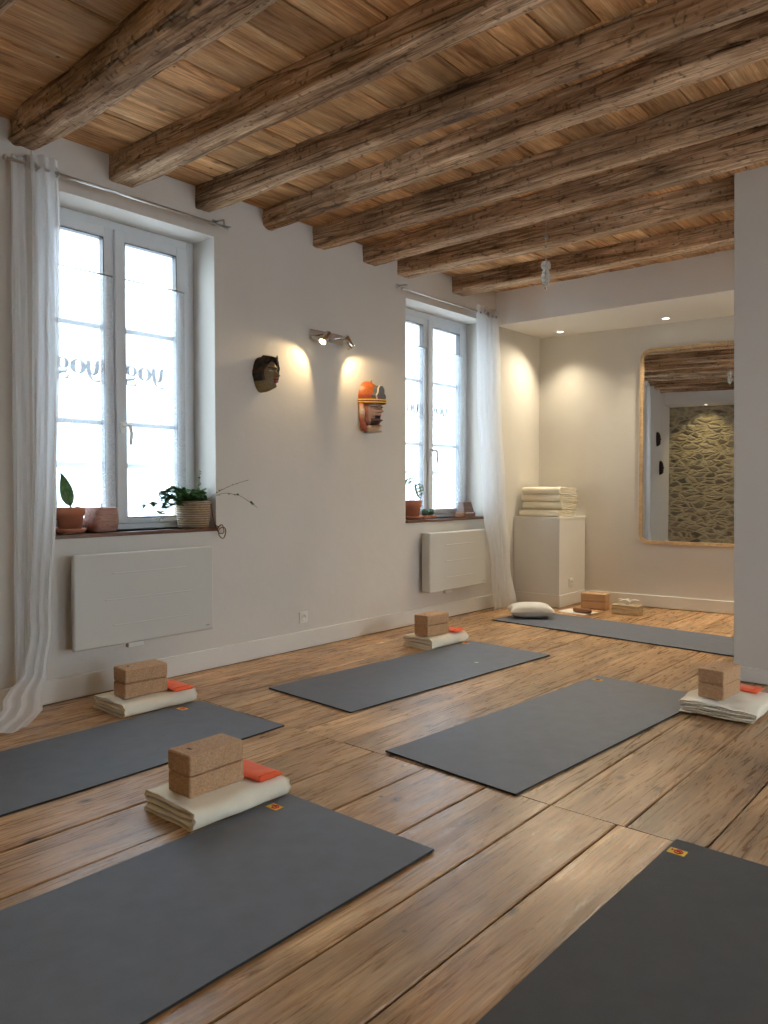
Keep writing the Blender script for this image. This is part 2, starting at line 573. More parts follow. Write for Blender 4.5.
def boxes(name, lst, mat, parent=None, **k):
    """lst of (x0,x1,y0,y1,z0,z1)"""
    vs, fs = [], []
    for (x0, x1, y0, y1, z0, z1) in lst:
        b = len(vs)
        vs += [(x0, y0, z0), (x1, y0, z0), (x1, y1, z0), (x0, y1, z0), (x0, y0, z1), (x1, y0, z1), (x1, y1, z1), (x0, y1, z1)]
        fs += [tuple(b + i for i in f) for f in ((3, 2, 1, 0), (4, 5, 6, 7), (0, 1, 5, 4), (1, 2, 6, 5), (2, 3, 7, 6), (3, 0, 4, 7))]
    return pyd(name, vs, fs, mat, parent, **k)


def tube_data(pts, r, n=8, cap=True):
    pts = [Vector(p) for p in pts]
    rs = r if isinstance(r, (list, tuple)) else [r] * len(pts)
    vs, fs = [], []
    up = Vector((0, 0, 1))
    prev = None
    for i, p in enumerate(pts):
        t = (pts[min(i + 1, len(pts) - 1)] - pts[max(i - 1, 0)]).normalized()
        if prev is None:
            a = t.cross(up)
            if a.length < 0.05:
                a = t.cross(Vector((1, 0, 0)))
            a.normalize()
        else:
            a = (prev - t * prev.dot(t)).normalized()
        prev = a
        b = t.cross(a)
        for k in range(n):
            an = 2 * PI * k / n
            vs.append(p + (a * math.cos(an) + b * math.sin(an)) * rs[i])
    for i in range(len(pts) - 1):
        for k in range(n):
            k2 = (k + 1) % n
            fs.append((i * n + k, i * n + k2, (i + 1) * n + k2, (i + 1) * n + k))
    if cap:
        fs.append(tuple(reversed(range(n))))
        fs.append(tuple((len(pts) - 1) * n + k for k in range(n)))
    return vs, fs


def tubes(name, lst, mat, parent=None, n=8, **k):
    vs, fs = [], []
    for pts, r in lst:
        v, f = tube_data(pts, r, n)
        b = len(vs)
        vs += v
        fs += [tuple(i + b for i in q) for q in f]
    k.setdefault('smooth', True)
    return pyd(name, vs, fs, mat, parent, **k)


def lathe(name, prof, mat, parent=None, n=32, **k):
    """prof: (r,z) list, around Z"""
    vs, fs = [], []
    for r, z in prof:
        for i in range(n):
            a = 2 * PI * i / n
            vs.append((r * math.cos(a), r * math.sin(a), z))
    for j in range(len(prof) - 1):
        for i in range(n):
            i2 = (i + 1) % n
            fs.append((j * n + i, j * n + i2, (j + 1) * n + i2, (j + 1) * n + i))
    if prof[0][0] > 1e-4:
        fs.append(tuple(reversed(range(n))))
    if prof[-1][0] > 1e-4:
        fs.append(tuple((len(prof) - 1) * n + i for i in range(n)))
    k.setdefault('smooth', True)
    o = pyd(name, vs, fs, mat, parent, **k)
    return o


def prism(name, pts2, z0, z1, mat, parent=None, **k):
    n = len(pts2)
    vs = [(x, y, z0) for x, y in pts2] + [(x, y, z1) for x, y in pts2]
    fs = [tuple(reversed(range(n))), tuple(range(n, 2 * n))] + [(i, (i + 1) % n, n + (i + 1) % n, n + i) for i in range(n)]
    return pyd(name, vs, fs, mat, parent, **k)


def grid_data(nu, nv, fn, closed_u=False):
    vs = [fn(i / (nu if closed_u else nu - 1), j / (nv - 1)) for j in range(nv) for i in range(nu)]
    fs = []
    for j in range(nv - 1):
        for i in range(nu if closed_u else nu - 1):
            i2 = (i + 1) % nu
            fs.append((j * nu + i, j * nu + i2, (j + 1) * nu + i2, (j + 1) * nu + i))
    return vs, fs


def empty(name, label, cat, loc=(0, 0, 0), rz=0.0, group=None, rot=None):
    o = bpy.data.objects.new(name, None)
    o.empty_display_size = 0.1
    COL.objects.link(o)
    o.location = loc
    o.rotation_euler = rot if rot else (0, 0, rz)
    o['label'] = label
    o['category'] = cat
    if group:
        o['group'] = group
    return o


def tag(o, label, cat, group=None, kind=None):
    o['label'] = label
    o['category'] = cat
    if group:
        o['group'] = group
    if kind:
        o['kind'] = kind
    return o


def struct(o):
    o['kind'] = 'structure'
    return o


def lerp(a, b, t):
    return a + (b - a) * t


def sstep(t):
    t = max(0, min(1, t))
    return t * t * (3 - 2 * t)


def spline(keys, t):
    """piecewise smooth interpolation of [(t,v),...]"""
    if t <= keys[0][0]:
        return keys[0][1]
    for (a, va), (b, vb) in zip(keys, keys[1:]):
        if t <= b:
            return lerp(va, vb, sstep((t - a) / (b - a)))
    return keys[-1][1]


def lin(keys, t):
    if t <= keys[0][0]:
        return keys[0][1]
    for (a, va), (b, vb) in zip(keys, keys[1:]):
        if t <= b:
            return lerp(va, vb, (t - a) / (b - a))
    return keys[-1][1]


# ------------------------------------------------------------------ room shell
WX = -3.98          # left wall face
WO = -4.36          # its outer face
EX = 2.30
SY = -0.90          # rubble wall behind the camera
CZ = 2.99
TH = rad(5.6)      # the end wall stands slightly askew
P0 = Vector((WX, 7.10))
UX, UY = math.cos(TH), math.sin(TH)


def far_y(x):
    return P0.y + (x - P0.x) * math.tan(TH)


W1 = (1.93, 3.00, 0.895, 2.715)
W2 = (4.905, 6.10, 0.875, 2.69)


def wall_with_holes(name, xa, xb, y0, y1, z0, z1, holes, mat):
    lst = []
    y = y0
    for (a, b, c, d) in holes:
        lst.append((xa, xb, y, a, z0, z1))
        lst.append((xa, xb, a, b, z0, c))
        lst.append((xa, xb, a, b, d, z1))
        y = b
    lst.append((xa, xb, y, y1, z0, z1))
    return struct(boxes(name, lst, mat))


wall_with_holes('wall_left', WO, WX, SY - 0.3, 7.9, 0, 3.12, [W1, W2], M['wall'])
E1 = (0.9, 1.6, 0.3, 2.5)  # both openings are made up, placed and sized for fill light
E2 = (3.2, 4.4, 0.3, 2.5)
wall_with_holes('wall_right', EX, EX + 0.3, SY - 0.3, 4.9, 0, 3.12, [E1, E2], M['wall'])
vs = [(-1.383, 4.81, 0), (EX + 0.3, 4.81, 0), (EX + 0.3, 8.0, 0), (-1.383, 8.0, 0), (-1.423, 4.81, 3.02), (EX + 0.3, 4.81, 3.02), (EX + 0.3, 8.0, 3.02), (-1.423, 8.0, 3.02)]
struct(pyd('wall_partition', vs, [(3, 2, 1, 0), (4, 5, 6, 7), (0, 1, 5, 4), (1, 2, 6, 5), (2, 3, 7, 6), (3, 0, 4, 7)], M['wall'], bevel=0.004))
# end wall, askew
fa = (WX - 0.2, far_y(WX - 0.2))
fb = (-1.2, far_y(-1.2))
struct(prism('wall_far', [fa, fb, (fb[0], fb[1] + 0.3), (fa[0], fa[1] + 0.3)], 0, 3.0, M['wall']))
struct(boxes('wall_back', [(WX - 0.1, EX + 0.1, SY - 0.3, SY, 0, 3.12)], M['stone']))
# lowered plaster ceilings over the alcove and over the rubble wall
struct(prism('ceiling_soffit', [(WX - 0.1, 6.265), (-1.3, 6.36), (-1.3, 7.7), (WX - 0.1, 7.6)], 2.68, 3.12, M['soffit']))
struct(boxes('ceiling_soffit', [(WX - 0.1, EX + 0.1, SY - 0.05, -0.22, 2.68, 3.12)], M['soffit']))

# baseboards
struct(boxes('baseboard_left', [(WX - 0.01, WX + 0.014, SY, 6.61, 0.004, 0.128)], M['trim'], bevel=0.004))
struct(boxes('baseboard_partition', [(-1.397, EX, 4.796, 4.82, 0.004, 0.088), (-1.397, -1.37, 4.796, 7.3, 0.004, 0.088)], M['trim'], bevel=0.004))
nx, ny = UY, -UX
a = (-3.47, far_y(-3.47))
b = (-1.38, far_y(-1.38))
struct(prism('baseboard_far', [(a[0], a[1] + 0.01), (a[0] + nx * 0.014, a[1] + ny * 0.014), (b[0] + nx * 0.014, b[1] + ny * 0.014), (b[0], b[1] + 0.01)], 0.006, 0.118, M['trim'], bevel=0.003))


def rnd_planks(name, planks, z, th, mat, below, jitter=0.002, seglen=0.35, seed=1, lift=0.0015, faceup=True):
    """planks: (x0,x1,y0,y1); boards running along Y as one mesh, edges slightly ragged"""
    rr = random.Random(seed)
    vs, fs, rn = [], [], []
    for (x0, x1, y0, y1) in planks:
        nseg = max(1, int((y1 - y0) / seglen))
        dz = rr.uniform(-lift, lift)
        tilt = rr.uniform(-lift, lift)
        rv = (rr.random(), rr.random(), rr.random())
        b = len(vs)
        e = 0.004
        for k in range(nseg + 1):
            y = lerp(y0, y1, k / nseg)
            jl = noise.noise(Vector((x0 * 9, y * 4, 1))) * jitter
            jr = noise.noise(Vector((x1 * 9, y * 4, 7))) * jitter
            zt = z + dz
            s_ = 1 if faceup else -1
            vs += [(x0 + jl, y, zt - s_ * th), (x0 + jl, y, zt - s_ * e), (x0 + jl + e, y, zt + tilt), (x1 + jr - e, y, zt - tilt), (x1 + jr, y, zt - s_ * e), (x1 + jr, y, zt - s_ * th)]
        for k in range(nseg):
            for q in range(5):
                f = (b + k * 6 + q, b + k * 6 + q + 1, b + (k + 1) * 6 + q + 1, b + (k + 1) * 6 + q)
                fs.append(f if not faceup else tuple(reversed(f)))
                rn.append(rv)
        for k in (0, nseg):
            fs.append(tuple(b + k * 6 + q for q in range(6)))
            rn.append(rv)
    me = bpy.data.meshes.new(name)
    me.from_pydata(vs, [], fs)
    at = me.attributes.new('rnd', 'FLOAT_VECTOR', 'FACE')
    for i, v in enumerate(rn):
        at.data[i].vector = v
    me.update()
    return finish(name, me, mat)


# floor boards: seams measured in the photo; a butt joint crosses the room at y = 2.48
R = random.Random(5)
front = [EX, 2.02, 1.75, 1.48, 1.21, 0.94, 0.67, 0.40, 0.13, -0.14, -0.41, -0.68, -0.82, -1.085, -1.335, -1.605, -1.90, -2.19, -2.47, -2.76, -3.02, -3.26, -3.50, -3.76, WX]
back = [EX, 2.0, 1.72, 1.46, 1.2, 0.93, 0.66, 0.38, 0.11, -0.16, -0.48, -0.795, -1.055, -1.335, -1.60, -1.80, -2.10, -2.37, -2.64, -2.90, -3.16, -3.42, -3.70, WX]
planks = []
g = 0.0026
for i in range(len(front) - 1):
    x1, x0 = front[i], front[i + 1]
    yj = 2.48
    yb = R.uniform(-0.6, 0.8)
    planks.append((x0 + g, x1 - g, SY, yb - 0.002))
    planks.append((x0 + g, x1 - g, yb + 0.002, yj - 0.003))
for i in range(len(back) - 1):
    x1, x0 = back[i], back[i + 1]
    cuts = [2.48] + sorted(R.uniform(3.6, 6.4) for _ in range(1)) + [7.7]
    for c0, c1 in zip(cuts, cuts[1:]):
        planks.append((x0 + g, x1 - g, c0 + 0.002, c1 - 0.002))
fl = struct(rnd_planks('floor', planks, 0.0, 0.02, M['floor'], None, jitter=0.008, seed=3, lift=0.0012))
struct(boxes('floor_base', [(WX - 0.3, EX + 0.3, SY - 0.3, 8.0, -0.12, -0.012)], M['subfloor']))

# ceiling planks between the beams
cp = []
edges = []
x = WX - 0.02
R2 = random.Random(11)
while x < EX:
    wd = R2.uniform(0.17, 0.27)
    edges.append((x, min(x + wd, EX + 0.02)))
    x += wd
ys = [-0.3, 0.05, 0.62, 1.19, 1.76, 2.36, 2.92, 3.42, 3.93, 4.46, 4.95, 5.63, 6.4]
for bay, (y0, y1) in enumerate(zip(ys, ys[1:])):
    off = R2.uniform(-0.03, 0.03)
    for (xa, xb) in edges:
        cp.append((xa + 0.004 + off, xb - 0.004 + off, y0, y1))
struct(rnd_planks('ceiling', cp, CZ, 0.03, M['plank'], None, jitter=0.01, seglen=0.15, seed=9, lift=0.004, faceup=False))
struct(boxes('ceiling_deck', [(WO, EX + 0.3, SY - 0.3, 8.0, 3.03, 3.16)], M['subfloor']))


# ------------------------------------------------------------------ beams
def beam(idx, l0, r0, l1, r1, zb, label, x1=EX + 0.02, amp=0.010, corner=0.02, seed=0, belly=0.0, lean=0.0, endround=0.0):
    """l0,r0: bottom edges in y at the left wall; l1,r1 the same at x=-1"""
    x0 = WX - 0.06
    n = 230
    top = 3.015
    prof = []
    # profile parameters from left-top down, across, and up right side
    NL, NB = 9, 12
    for k in range(NL):
        prof.append(('L', k / NL))
    for k in range(NB + 1):
        prof.append(('B', k / NB))
    for k in range(1, NL + 1):
        prof.append(('R', k / NL))
    vs = []
    m = len(prof)
    for i in range(n):
        x = lerp(x0, x1, i / (n - 1))
        t = (x - WX) / 2.98
        yl = lerp(l0, l1, t)
        yr = lerp(r0, r1, t)
        yl += noise.noise(Vector((x * 1.1, seed * 7.1, 0))) * amp * 1.1
        yr += noise.noise(Vector((x * 1.1, seed * 7.1, 9))) * amp * 1.6
        z_ = zb + noise.noise(Vector((x * 0.9, seed * 3.3, 4))) * amp * 1.2 - belly * math.sin(max(0, min(1, t)) * PI)
        w_ = yr - yl
        sh = endround * max(0, 1 - (x - WX) / 0.28) ** 2
        for side, s_ in prof:
            if side == 'L':
                y = yl - lean * (1 - s_)
                z = lerp(top, z_, s_)
            elif side == 'B':
                y = lerp(yl, yr, s_)
                z = z_
            else:
                y = yr + lean * s_ * 0.5
                z = lerp(z_, top, s_)
            # round the arrises
            dl, dr, db = y - yl, yr - y, z - z_
            c = corner * (1 + 0.7 * noise.noise(Vector((x * 2.3, seed, y * 4))))
            if side == 'B':
                d = min(dl, dr)
                if d < c:
                    z += (c - d) ** 2 / c * 0.6
            else:
                if db < c:
                    y += ((c - db) ** 2 / c * 0.6) * (1 if side == 'L' else -1)
            q = Vector((x * 3.0, y * 14, z * 14 + seed * 5))
            dn = noise.noise(q) * amp * 0.55 + noise.noise(q * 2.7) * amp * 0.28 + noise.noise(Vector((x * 14, y * 40, z * 40))) * amp * 0.15
            # long drying checks
            ck = noise.noise(Vector((x * 0.55, y * 26 + seed, z * 26)))
            if abs(ck) < 0.03:
                dn -= amp * 0.35 * (1 - abs(ck) / 0.03)
            if side == 'B':
                z -= dn
                z += sh * 0.5
            elif side == 'L':
                y -= dn
                y += sh
            else:
                y += dn
                y -= sh
            vs.append((x, y, z))
    fs = []
    for i in range(n - 1):
        for k in range(m - 1):
            fs.append((i * m + k, i * m + k + 1, (i + 1) * m + k + 1, (i + 1) * m + k))
        fs.append((i * m + m - 1, i * m, (i + 1) * m, (i + 1) * m + m - 1))
    fs.append(tuple(range(m)))
    fs.append(tuple((n - 1) * m + k for k in reversed(range(m))))
    me = bpy.data.meshes.new('ceiling_beam')
    me.from_pydata(vs, [], fs)
    at = me.attributes.new('rnd', 'FLOAT_VECTOR', 'FACE')
    rr = random.Random(idx + 40)
    rv = (rr.random(), rr.random(), rr.uniform(0.25, 0.8))
    for d_ in at.data:
        d_.vector = rv
    me.update()
    o = finish('ceiling_beam', me, M['beam'], smooth=True)
    if label:
        tag(o, label, 'beam', 'hewn ceiling beams')
    return o


beam(1, 1.75, 1.90, 1.60, 1.83, 2.862, 'rough log-like beam nearest the camera, its end above the large left curtain', amp=0.017, corner=0.05, seed=1, lean=0.02, endround=0.03)
beam(2, 2.29, 2.445, 2.36, 2.50, 2.855, 'squared beam ending above the near window, second from the camera', amp=0.007, corner=0.007, seed=2)
beam(3, 2.86, 2.965, 2.94, 3.03, 2.858, 'beam ending just over the right end of the near curtain rod', amp=0.008, corner=0.008, seed=3)
beam(4, 3.39, 3.50, 3.255, 3.42, 2.872, 'rounded split beam ending over the dark-haired face mask', amp=0.013, corner=0.03, seed=4)
beam(5, 3.86, 4.00, 3.80, 3.95, 2.852, 'beam ending directly above the chrome wall spotlight', amp=0.009, corner=0.010, seed=5)
beam(6, 4.38, 4.54, 4.26, 4.43, 2.862, 'beam with the crystal hanging from it, passing over the partition top', amp=0.009, corner=0.010, seed=6)
beam(7, 4.80, 4.965, 4.86, 5.02, 2.848, 'dark beam ending over the near end of the far curtain rod', x1=-1.36, amp=0.008, corner=0.008, seed=7)
beam(8, 5.55, 5.74, 5.66, 5.82, 2.855, 'last beam before the white lowered ceiling', x1=-1.36, amp=0.009, corner=0.010, seed=8)
for k, yb in enumerate((0.00, 0.56, 1.10)):
    beam(9 + k, yb, yb + 0.16, yb, yb + 0.16, 2.86, ('beam seen only in the mirror, beside the rubble wall ceiling', 'beam seen only in the mirror, middle of three behind', 'beam seen only in the mirror, nearest the log-like one')[k], amp=0.012, corner=0.02, seed=20 + k)


# ------------------------------------------------------------------ windows
def letter_strokes(strokes):
    vs, fs = [], []
    for pts in strokes:          # pts: (x,y,w)
        b = len(vs)
        n = len(pts)
        for i, (x, y, w_) in enumerate(pts):
            a = Vector(pts[max(i - 1, 0)][:2])
            c = Vector(pts[min(i + 1, n - 1)][:2])
            t = (c - a)
            t.normalize()
            nn = Vector((-t.y, t.x)) * w_ * 0.62
            vs.append((x + nn.x, y + nn.y))
            vs.append((x - nn.x, y - nn.y))
        for i in range(n - 1):
            fs.append((b + 2 * i, b + 2 * i + 1, b + 2 * i + 3, b + 2 * i + 2))
    return vs, fs


def arc(cx, cy, rx, ry, a0, a1, w0, w1, n=18, fat=None):
    out_ = []
    for i in range(n + 1):
        a = rad(lerp(a0, a1, i / n))
        wd = lerp(w0, w1, i / n)
        if fat:
            wd = lerp(w0, fat, abs(math.cos(a)) ** 1.5)
        out_.append((cx + rx * math.cos(a), cy + ry * math.sin(a), wd))
    return out_


def word_yog():
    s_ = []
    # y
    s_.append([(0.02, 1.0, 0.10), (0.10, 0.98, 0.16), (0.16, 0.85, 0.20), (0.18, 0.5, 0.20), (0.24, 0.2, 0.19), (0.36, 0.06, 0.14), (0.50, 0.14, 0.08), (0.60, 0.4, 0.05)])
    s_.append([(0.66, 1.0, 0.20), (0.66, 0.6, 0.20), (0.62, 0.1, 0.19), (0.50, -0.22, 0.13), (0.28, -0.38, 0.08), (0.08, -0.34, 0.14), (0.02, -0.27, 0.09)])
    # o
    s_.append(arc(1.22, 0.5, 0.30, 0.44, 0, 360, 0.06, 0.06, 30, 0.24))
    # g
    s_.append(arc(2.04, 0.62, 0.24, 0.32, 0, 360, 0.05, 0.05, 26, 0.19))
    s_.append([(2.22, 0.86, 0.05), (2.34, 0.98, 0.08), (2.44, 0.96, 0.12)])
    s_.append([(1.86, 0.32, 0.05), (1.80, 0.16, 0.08), (1.92, 0.06, 0.14), (2.16, 0.02, 0.17), (2.36, -0.10, 0.16), (2.34, -0.30, 0.10), (2.08, -0.40, 0.07), (1.80, -0.34, 0.12), (1.74, -0.18, 0.09), (1.88, -0.04, 0.05)])
    return letter_strokes(s_)


def window(name, W, lettering, clear_voile=True, split=None):
    y0, y1, z0, z1 = W
    root = bpy.data.objects.new(name, None)
    COL.objects.link(root)
    root['kind'] = 'structure'
    root.location = (-4.2, (y0 + y1) / 2, z0)
    oy, oz = (y0 + y1) / 2, z0
    H = z1 - z0
    hw = (y1 - y0) / 2
    jb = 0.05
    # fixed frame (local coordinates; x toward the room positive)
    boxes('window_frame', [(-0.09, 0.0, -hw, -hw + jb, 0, H), (-0.09, 0.0, hw - jb, hw, 0, H),
                           (-0.09, 0.0, -hw + jb, hw - jb, H - 0.05, H), (-0.09, 0.0, -hw + jb, hw - jb, 0, 0.035)], M['frame'], root, bevel=0.004)
    for sgn in (-1, 1):
        ya, yb = (-hw + jb, -0.034) if sgn < 0 else (-0.034, hw - jb)
        # stiles and rails
        so, sc = 0.085, (0.062 if sgn < 0 else 0.072)
        if sgn < 0:
            pa, pb = ya + so, yb - sc
        else:
            pa, pb = ya + sc, yb - so
        za, zb = 0.07, H - 0.11
        xs0, xs1 = -0.07, 0.012
        parts = [(xs0, xs1, ya, pa, 0.035, H - 0.05), (xs0, xs1, pb, yb, 0.035, H - 0.05),
                 (xs0, xs1, pa, pb, 0.035, za), (xs0, xs1, pa, pb, zb, H - 0.05)]
        sash = boxes('sash', parts, M['frame'], root, bevel=0.006)
        if sgn > 0:
            # meeting stile bead standing proud
            boxes('meeting_bead', [(0.012, 0.030, ya, ya + 0.066, 0.035, H - 0.05)], M['frame'], sash, bevel=0.008, seg=3)
        # dark gasket round the pane
        gk = 0.005
        boxes('gasket', [(-0.028, 0.0125, pa, pa + gk, za, zb), (-0.028, 0.0125, pb - gk, pb, za, zb),
                         (-0.028, 0.0125, pa, pb, zb - gk, zb), (-0.028, 0.0125, pa, pb, za, za + gk)], M['gasket'], sash)
        boxes('pane', [(-0.034, -0.028, pa, pb, za, zb)], M['glass'], sash)
        boxes('glazing_bar', [(-0.052, -0.0345, pa, pb, zz - 0.014, zz + 0.014) for zz in (2.092 - z0, 1.53 - z0)], M['frame'], sash)
        # mirrored lettering on the outer face of the pane
        if lettering:
            v2, f2 = word_yog()
            hgt = 0.088
            wid = 0.112
            yo = (pa + 0.008) if sgn > 0 else (pb - 0.27 - 0.02)
            zo = 1.80 - z0
            vs = [(-0.0275, yo + (2.52 - vx) * wid, zo + vy * hgt) for vx, vy in v2]
            nvs = len(vs)
            me = pyd('lettering', vs, f2, M['greyprint'], sash)
            sd = me.modifiers.new('solid', 'SOLIDIFY')
            sd.thickness = 0.0006
        # hinges
        if sgn > 0:
            tubes('hinge', [([(0.006, hw - jb - 0.0, zz), (0.006, hw - jb - 0.0, zz + 0.07)], 0.008) for zz in (0.28, H / 2, H - 0.35)], M['frame'], sash)
    # handle on the meeting stile
    hz = (1.50 if name == 'window_1' else 1.46) - z0
    hd = boxes('window_handle', [(0.030, 0.040, -0.015, 0.015, hz - 0.03, hz + 0.035)], M['plastic'], root, bevel=0.004)
    tubes('lever', [([(0.038, 0, hz + 0.015), (0.068, 0.002, hz + 0.018), (0.078, 0.022, hz + 0.012), (0.078, 0.034, hz - 0.03), (0.072, 0.03, hz - 0.10)], [0.010, 0.011, 0.011, 0.010, 0.008])], M['plastic'], hd, n=10)
    # exterior guard rail
    tubes('guard_rail', [([(-0.13, -hw, 1.285 - z0), (-0.13, hw, 1.285 - z0)], 0.022)], M['frame'], root)
    # sill board
    boxes('window_sill', [(-0.0, 0.24, -hw, hw, -0.022, 0.0)], M['sillwood'], root, bevel=0.004)
    # portal so the daylight is sampled well
    pl = bpy.data.lights.new('daylight_portal', 'AREA')
    pl.shape = 'RECTANGLE'
    pl.size = (y1 - y0)
    pl.size_y = H
    po = bpy.data.objects.new('daylight_portal', pl)
    COL.objects.link(po)
    po.location = (WO - 0.01, oy, z0 + H / 2)
    po.rotation_euler = (0, -PI / 2, 0)
    po.rotation_euler = Vector((1, 0, 0)).to_track_quat('-Z', 'Z').to_euler()
    pl.size, pl.size_y = (y1 - y0), H
    pl.cycles.is_portal = True
    return root


window('window_1', W1, True)
window('window_2', W2, True)


def voile(label, W, sgn):
    y0, y1, z0, z1 = W
    oy = (y0 + y1) / 2
    hw = (y1 - y0) / 2
    ya, yb = (oy - hw + 0.052, oy - 0.046) if sgn < 0 else (oy + 0.036, oy + hw - 0.085)
    zt, zb = 2.380 if W is W1 else 2.375, z0 + 0.075
    root = empty('voile_curtain', label, 'curtain', (-4.178, (ya + yb) / 2, zb), group='small voile panels on the window sashes')
    hh = zt - zb
    ww = (yb - ya) / 2

    def fn(u, v):
        return (0.004 * math.sin(u * 44) * (0.35 + 0.65 * v) + 0.001 * math.sin(u * 17), lerp(-ww, ww, u), hh * v)
    vs, fs = grid_data(90, 12, fn)
    pyd('panel', vs, fs, M['voile'], root, smooth=True)
    tubes('rod', [([(0.0, -ww, hh + 0.004), (0.0, ww, hh + 0.004)], 0.004)], M['steel'], root)
    for s_ in (-1, 1):
        tubes('rod_holder', [([(0.0, s_ * ww, hh + 0.004), (-0.008, s_ * ww, hh + 0.004)], 0.006)], M['plastic'], root)


voile('white voile panel on the left sash of the near window', W1, -1)
voile('white voile panel on the right sash of the near window', W1, 1)
voile('white voile panel on the left sash of the far window', W2, -1)
voile('white voile panel on the right sash of the far window', W2, 1)

# invented glazed openings in the unseen right-hand wall, added to let in fill light
for i, W in enumerate((E1, E2)):
    y0, y1, z0, z1 = W
    root = bpy.data.objects.new('window_%d' % (3 + i), None)
    COL.objects.link(root)
    root['kind'] = 'structure'
    root.location = (EX + 0.12, (y0 + y1) / 2, z0)
    hw, H = (y1 - y0) / 2, z1 - z0
    boxes('window_frame', [(0, 0.06, -hw, -hw + 0.06, 0, H), (0, 0.06, hw - 0.06, hw, 0, H), (0, 0.06, -hw, hw, 0, 0.06), (0, 0.06, -hw, hw, H - 0.06, H), (0, 0.06, -0.04, 0.04, 0, H)], M['frame'], root)
    boxes('pane', [(0.028, 0.032, -hw + 0.06, hw - 0.06, 0.06, H - 0.06)], M['glass'], root)


# ------------------------------------------------------------------ curtains and rods
def rod(label, ya, yb, z, brackets, end_knob):
    root = empty('curtain_rod', label, 'curtain rod', (-3.88, (ya + yb) / 2, z), group='steel curtain rods')
    h = (yb - ya) / 2
    tubes('pole', [([(0, -h, 0), (0, h, 0)], 0.008)], M['steel'], root)
    for s_ in (-1, 1):
        tubes('finial', [([(0, s_ * h, 0), (0, s_ * (h + 0.012), 0)], 0.0125)], M['steel'], root, n=12)
    for yb_ in brackets:
        yy = yb_ - (ya + yb) / 2
        tubes('bracket', [([(-0.098, yy, 0.045), (-0.05, yy, 0.045), (0, yy, 0.04), (0, yy, -0.012)], 0.006), ([(-0.099, yy, 0.045), (-0.094, yy, 0.045)], 0.02)], M['steel'], root)
    return root


rod('thin steel curtain rod above the near window', 1.685, 3.035, 2.758, (1.785, 3.00), True)
rod('thin steel curtain rod above the far window', 4.752, 6.10, 2.718, (4.80, 6.06), True)


def curtain(label, loc, top, yl, yr, xc, folds, seed, amp=0.028, zmin=None, rings=(), nseg=160):
    """yl, yr, xc: key lists over v (0 = top, 1 = hem); local coordinates about loc"""
    root = empty('curtain', label, 'curtain', loc)

    def fn(u, v):
        a, b = spline(yl, v), spline(yr, v)
        ph = u * folds * 2 * PI + 0.5 * noise.noise(Vector((u * 3, v * 1.5, seed)))
        am = amp * lin([(0, 1.0), (0.3, 0.85), (0.8, 0.8), (1, 0.7)], v) * (0.7 + 0.5 * noise.noise(Vector((u * 5, v * 2, seed + 3))))
        x = spline(xc, v) + am * math.sin(ph) + 0.006 * noise.noise(Vector((u * 12, v * 9, seed)))
        y = lerp(a, b, u) + 0.35 * am * math.cos(ph * 1.0 + 0.6)
        z = top - lin([(0, 0), (0.93, 0.93 * 1.0), (1, 1.0)], v) * (top)
        return x, y, z
    vs, fs = grid_data(nseg, 90, fn)
    if zmin is not None:
        vs2 = []
        for i, (x, y, z) in enumerate(vs):
            u = (i % nseg) / (nseg - 1)
            v = (i // nseg) / 89
            zz, xx, yy = zmin(u, v, x, y, z)
            vs2.append((xx, yy, zz))
        vs = vs2
    fab = pyd('fabric', [(x - 0, y, z) for x, y, z in vs], fs, M['linen'], root, smooth=True)
    for (yy, zz, xx) in rings:
        n = 20
        pts = [(xx, yy + 0.021 * math.cos(2 * PI * k / n), zz + 0.021 * math.sin(2 * PI * k / n)) for k in range(n + 1)]
        tubes('grommet', [(pts, 0.0055)], M['steel'], root, n=8)
    return root


def puddle1(u, v, x, y, z):
    # the hem swings out toward the room and lies on the floor
    if v > 0.90:
        k = (v - 0.90) / 0.10
        z = z * (1 - 0.0)
    zz = max(z, 0.005 + 0.010 * (0.5 + 0.5 * math.sin(u * 15 + v * 25)))
    return zz, x, y


curtain('long white linen curtain left of the near window, hem on the floor', (-3.88, 1.80, 0), 2.825,
        [(0, -0.005), (0.5, -0.02), (0.84, -0.055), (0.92, -0.10), (0.965, -0.24), (1.0, -0.46)],
        [(0, 0.145), (0.35, 0.130), (0.6, 0.105), (0.84, 0.065), (0.93, 0.025), (0.97, -0.05), (1.0, -0.17)],
        [(0, 0.01), (0.1, 0.03), (0.80, 0.03), (0.93, 0.06), (1.0, 0.25)],
        2.8, 1.0, 0.021, puddle1, rings=((0.02, 2.758, 0.0), (0.13, 2.758, 0.0)))
# the gathered outer edge of the same window's second panel, thinner, close to the wall
curtain('narrow sheer curtain edge against the wall, left of the long curtain', (-3.90, 1.745, 0), 2.79,
        [(0, -0.03), (0.5, -0.04), (1.0, -0.05)],
        [(0, 0.045), (0.5, 0.05), (1.0, 0.03)],
        [(0, 0.0), (1.0, 0.0)], 1.6, 5.0, 0.014, lambda u, v, x, y, z: (max(z, 0.17 if v > 0.5 else z), x, y), nseg=50)


def puddle2(u, v, x, y, z):
    return max(z, 0.006 + 0.01 * (0.5 + 0.5 * math.sin(u * 40))), x, y


curtain('long white linen curtain at the right side of the far window', (-3.88, 6.0, 0), 2.775,
        [(0, -0.22), (0.3, -0.21), (0.65, -0.14), (0.85, -0.02), (1.0, 0.04)],
        [(0, 0.12), (0.3, 0.16), (0.65, 0.23), (0.85, 0.30), (1.0, 0.42)],
        [(0, 0.0), (1.0, 0.03)], 5.2, 2.0, 0.036, puddle2, rings=((-0.11, 2.718, 0.03), (-0.02, 2.718, 0.0), (0.07, 2.718, 0.0)))


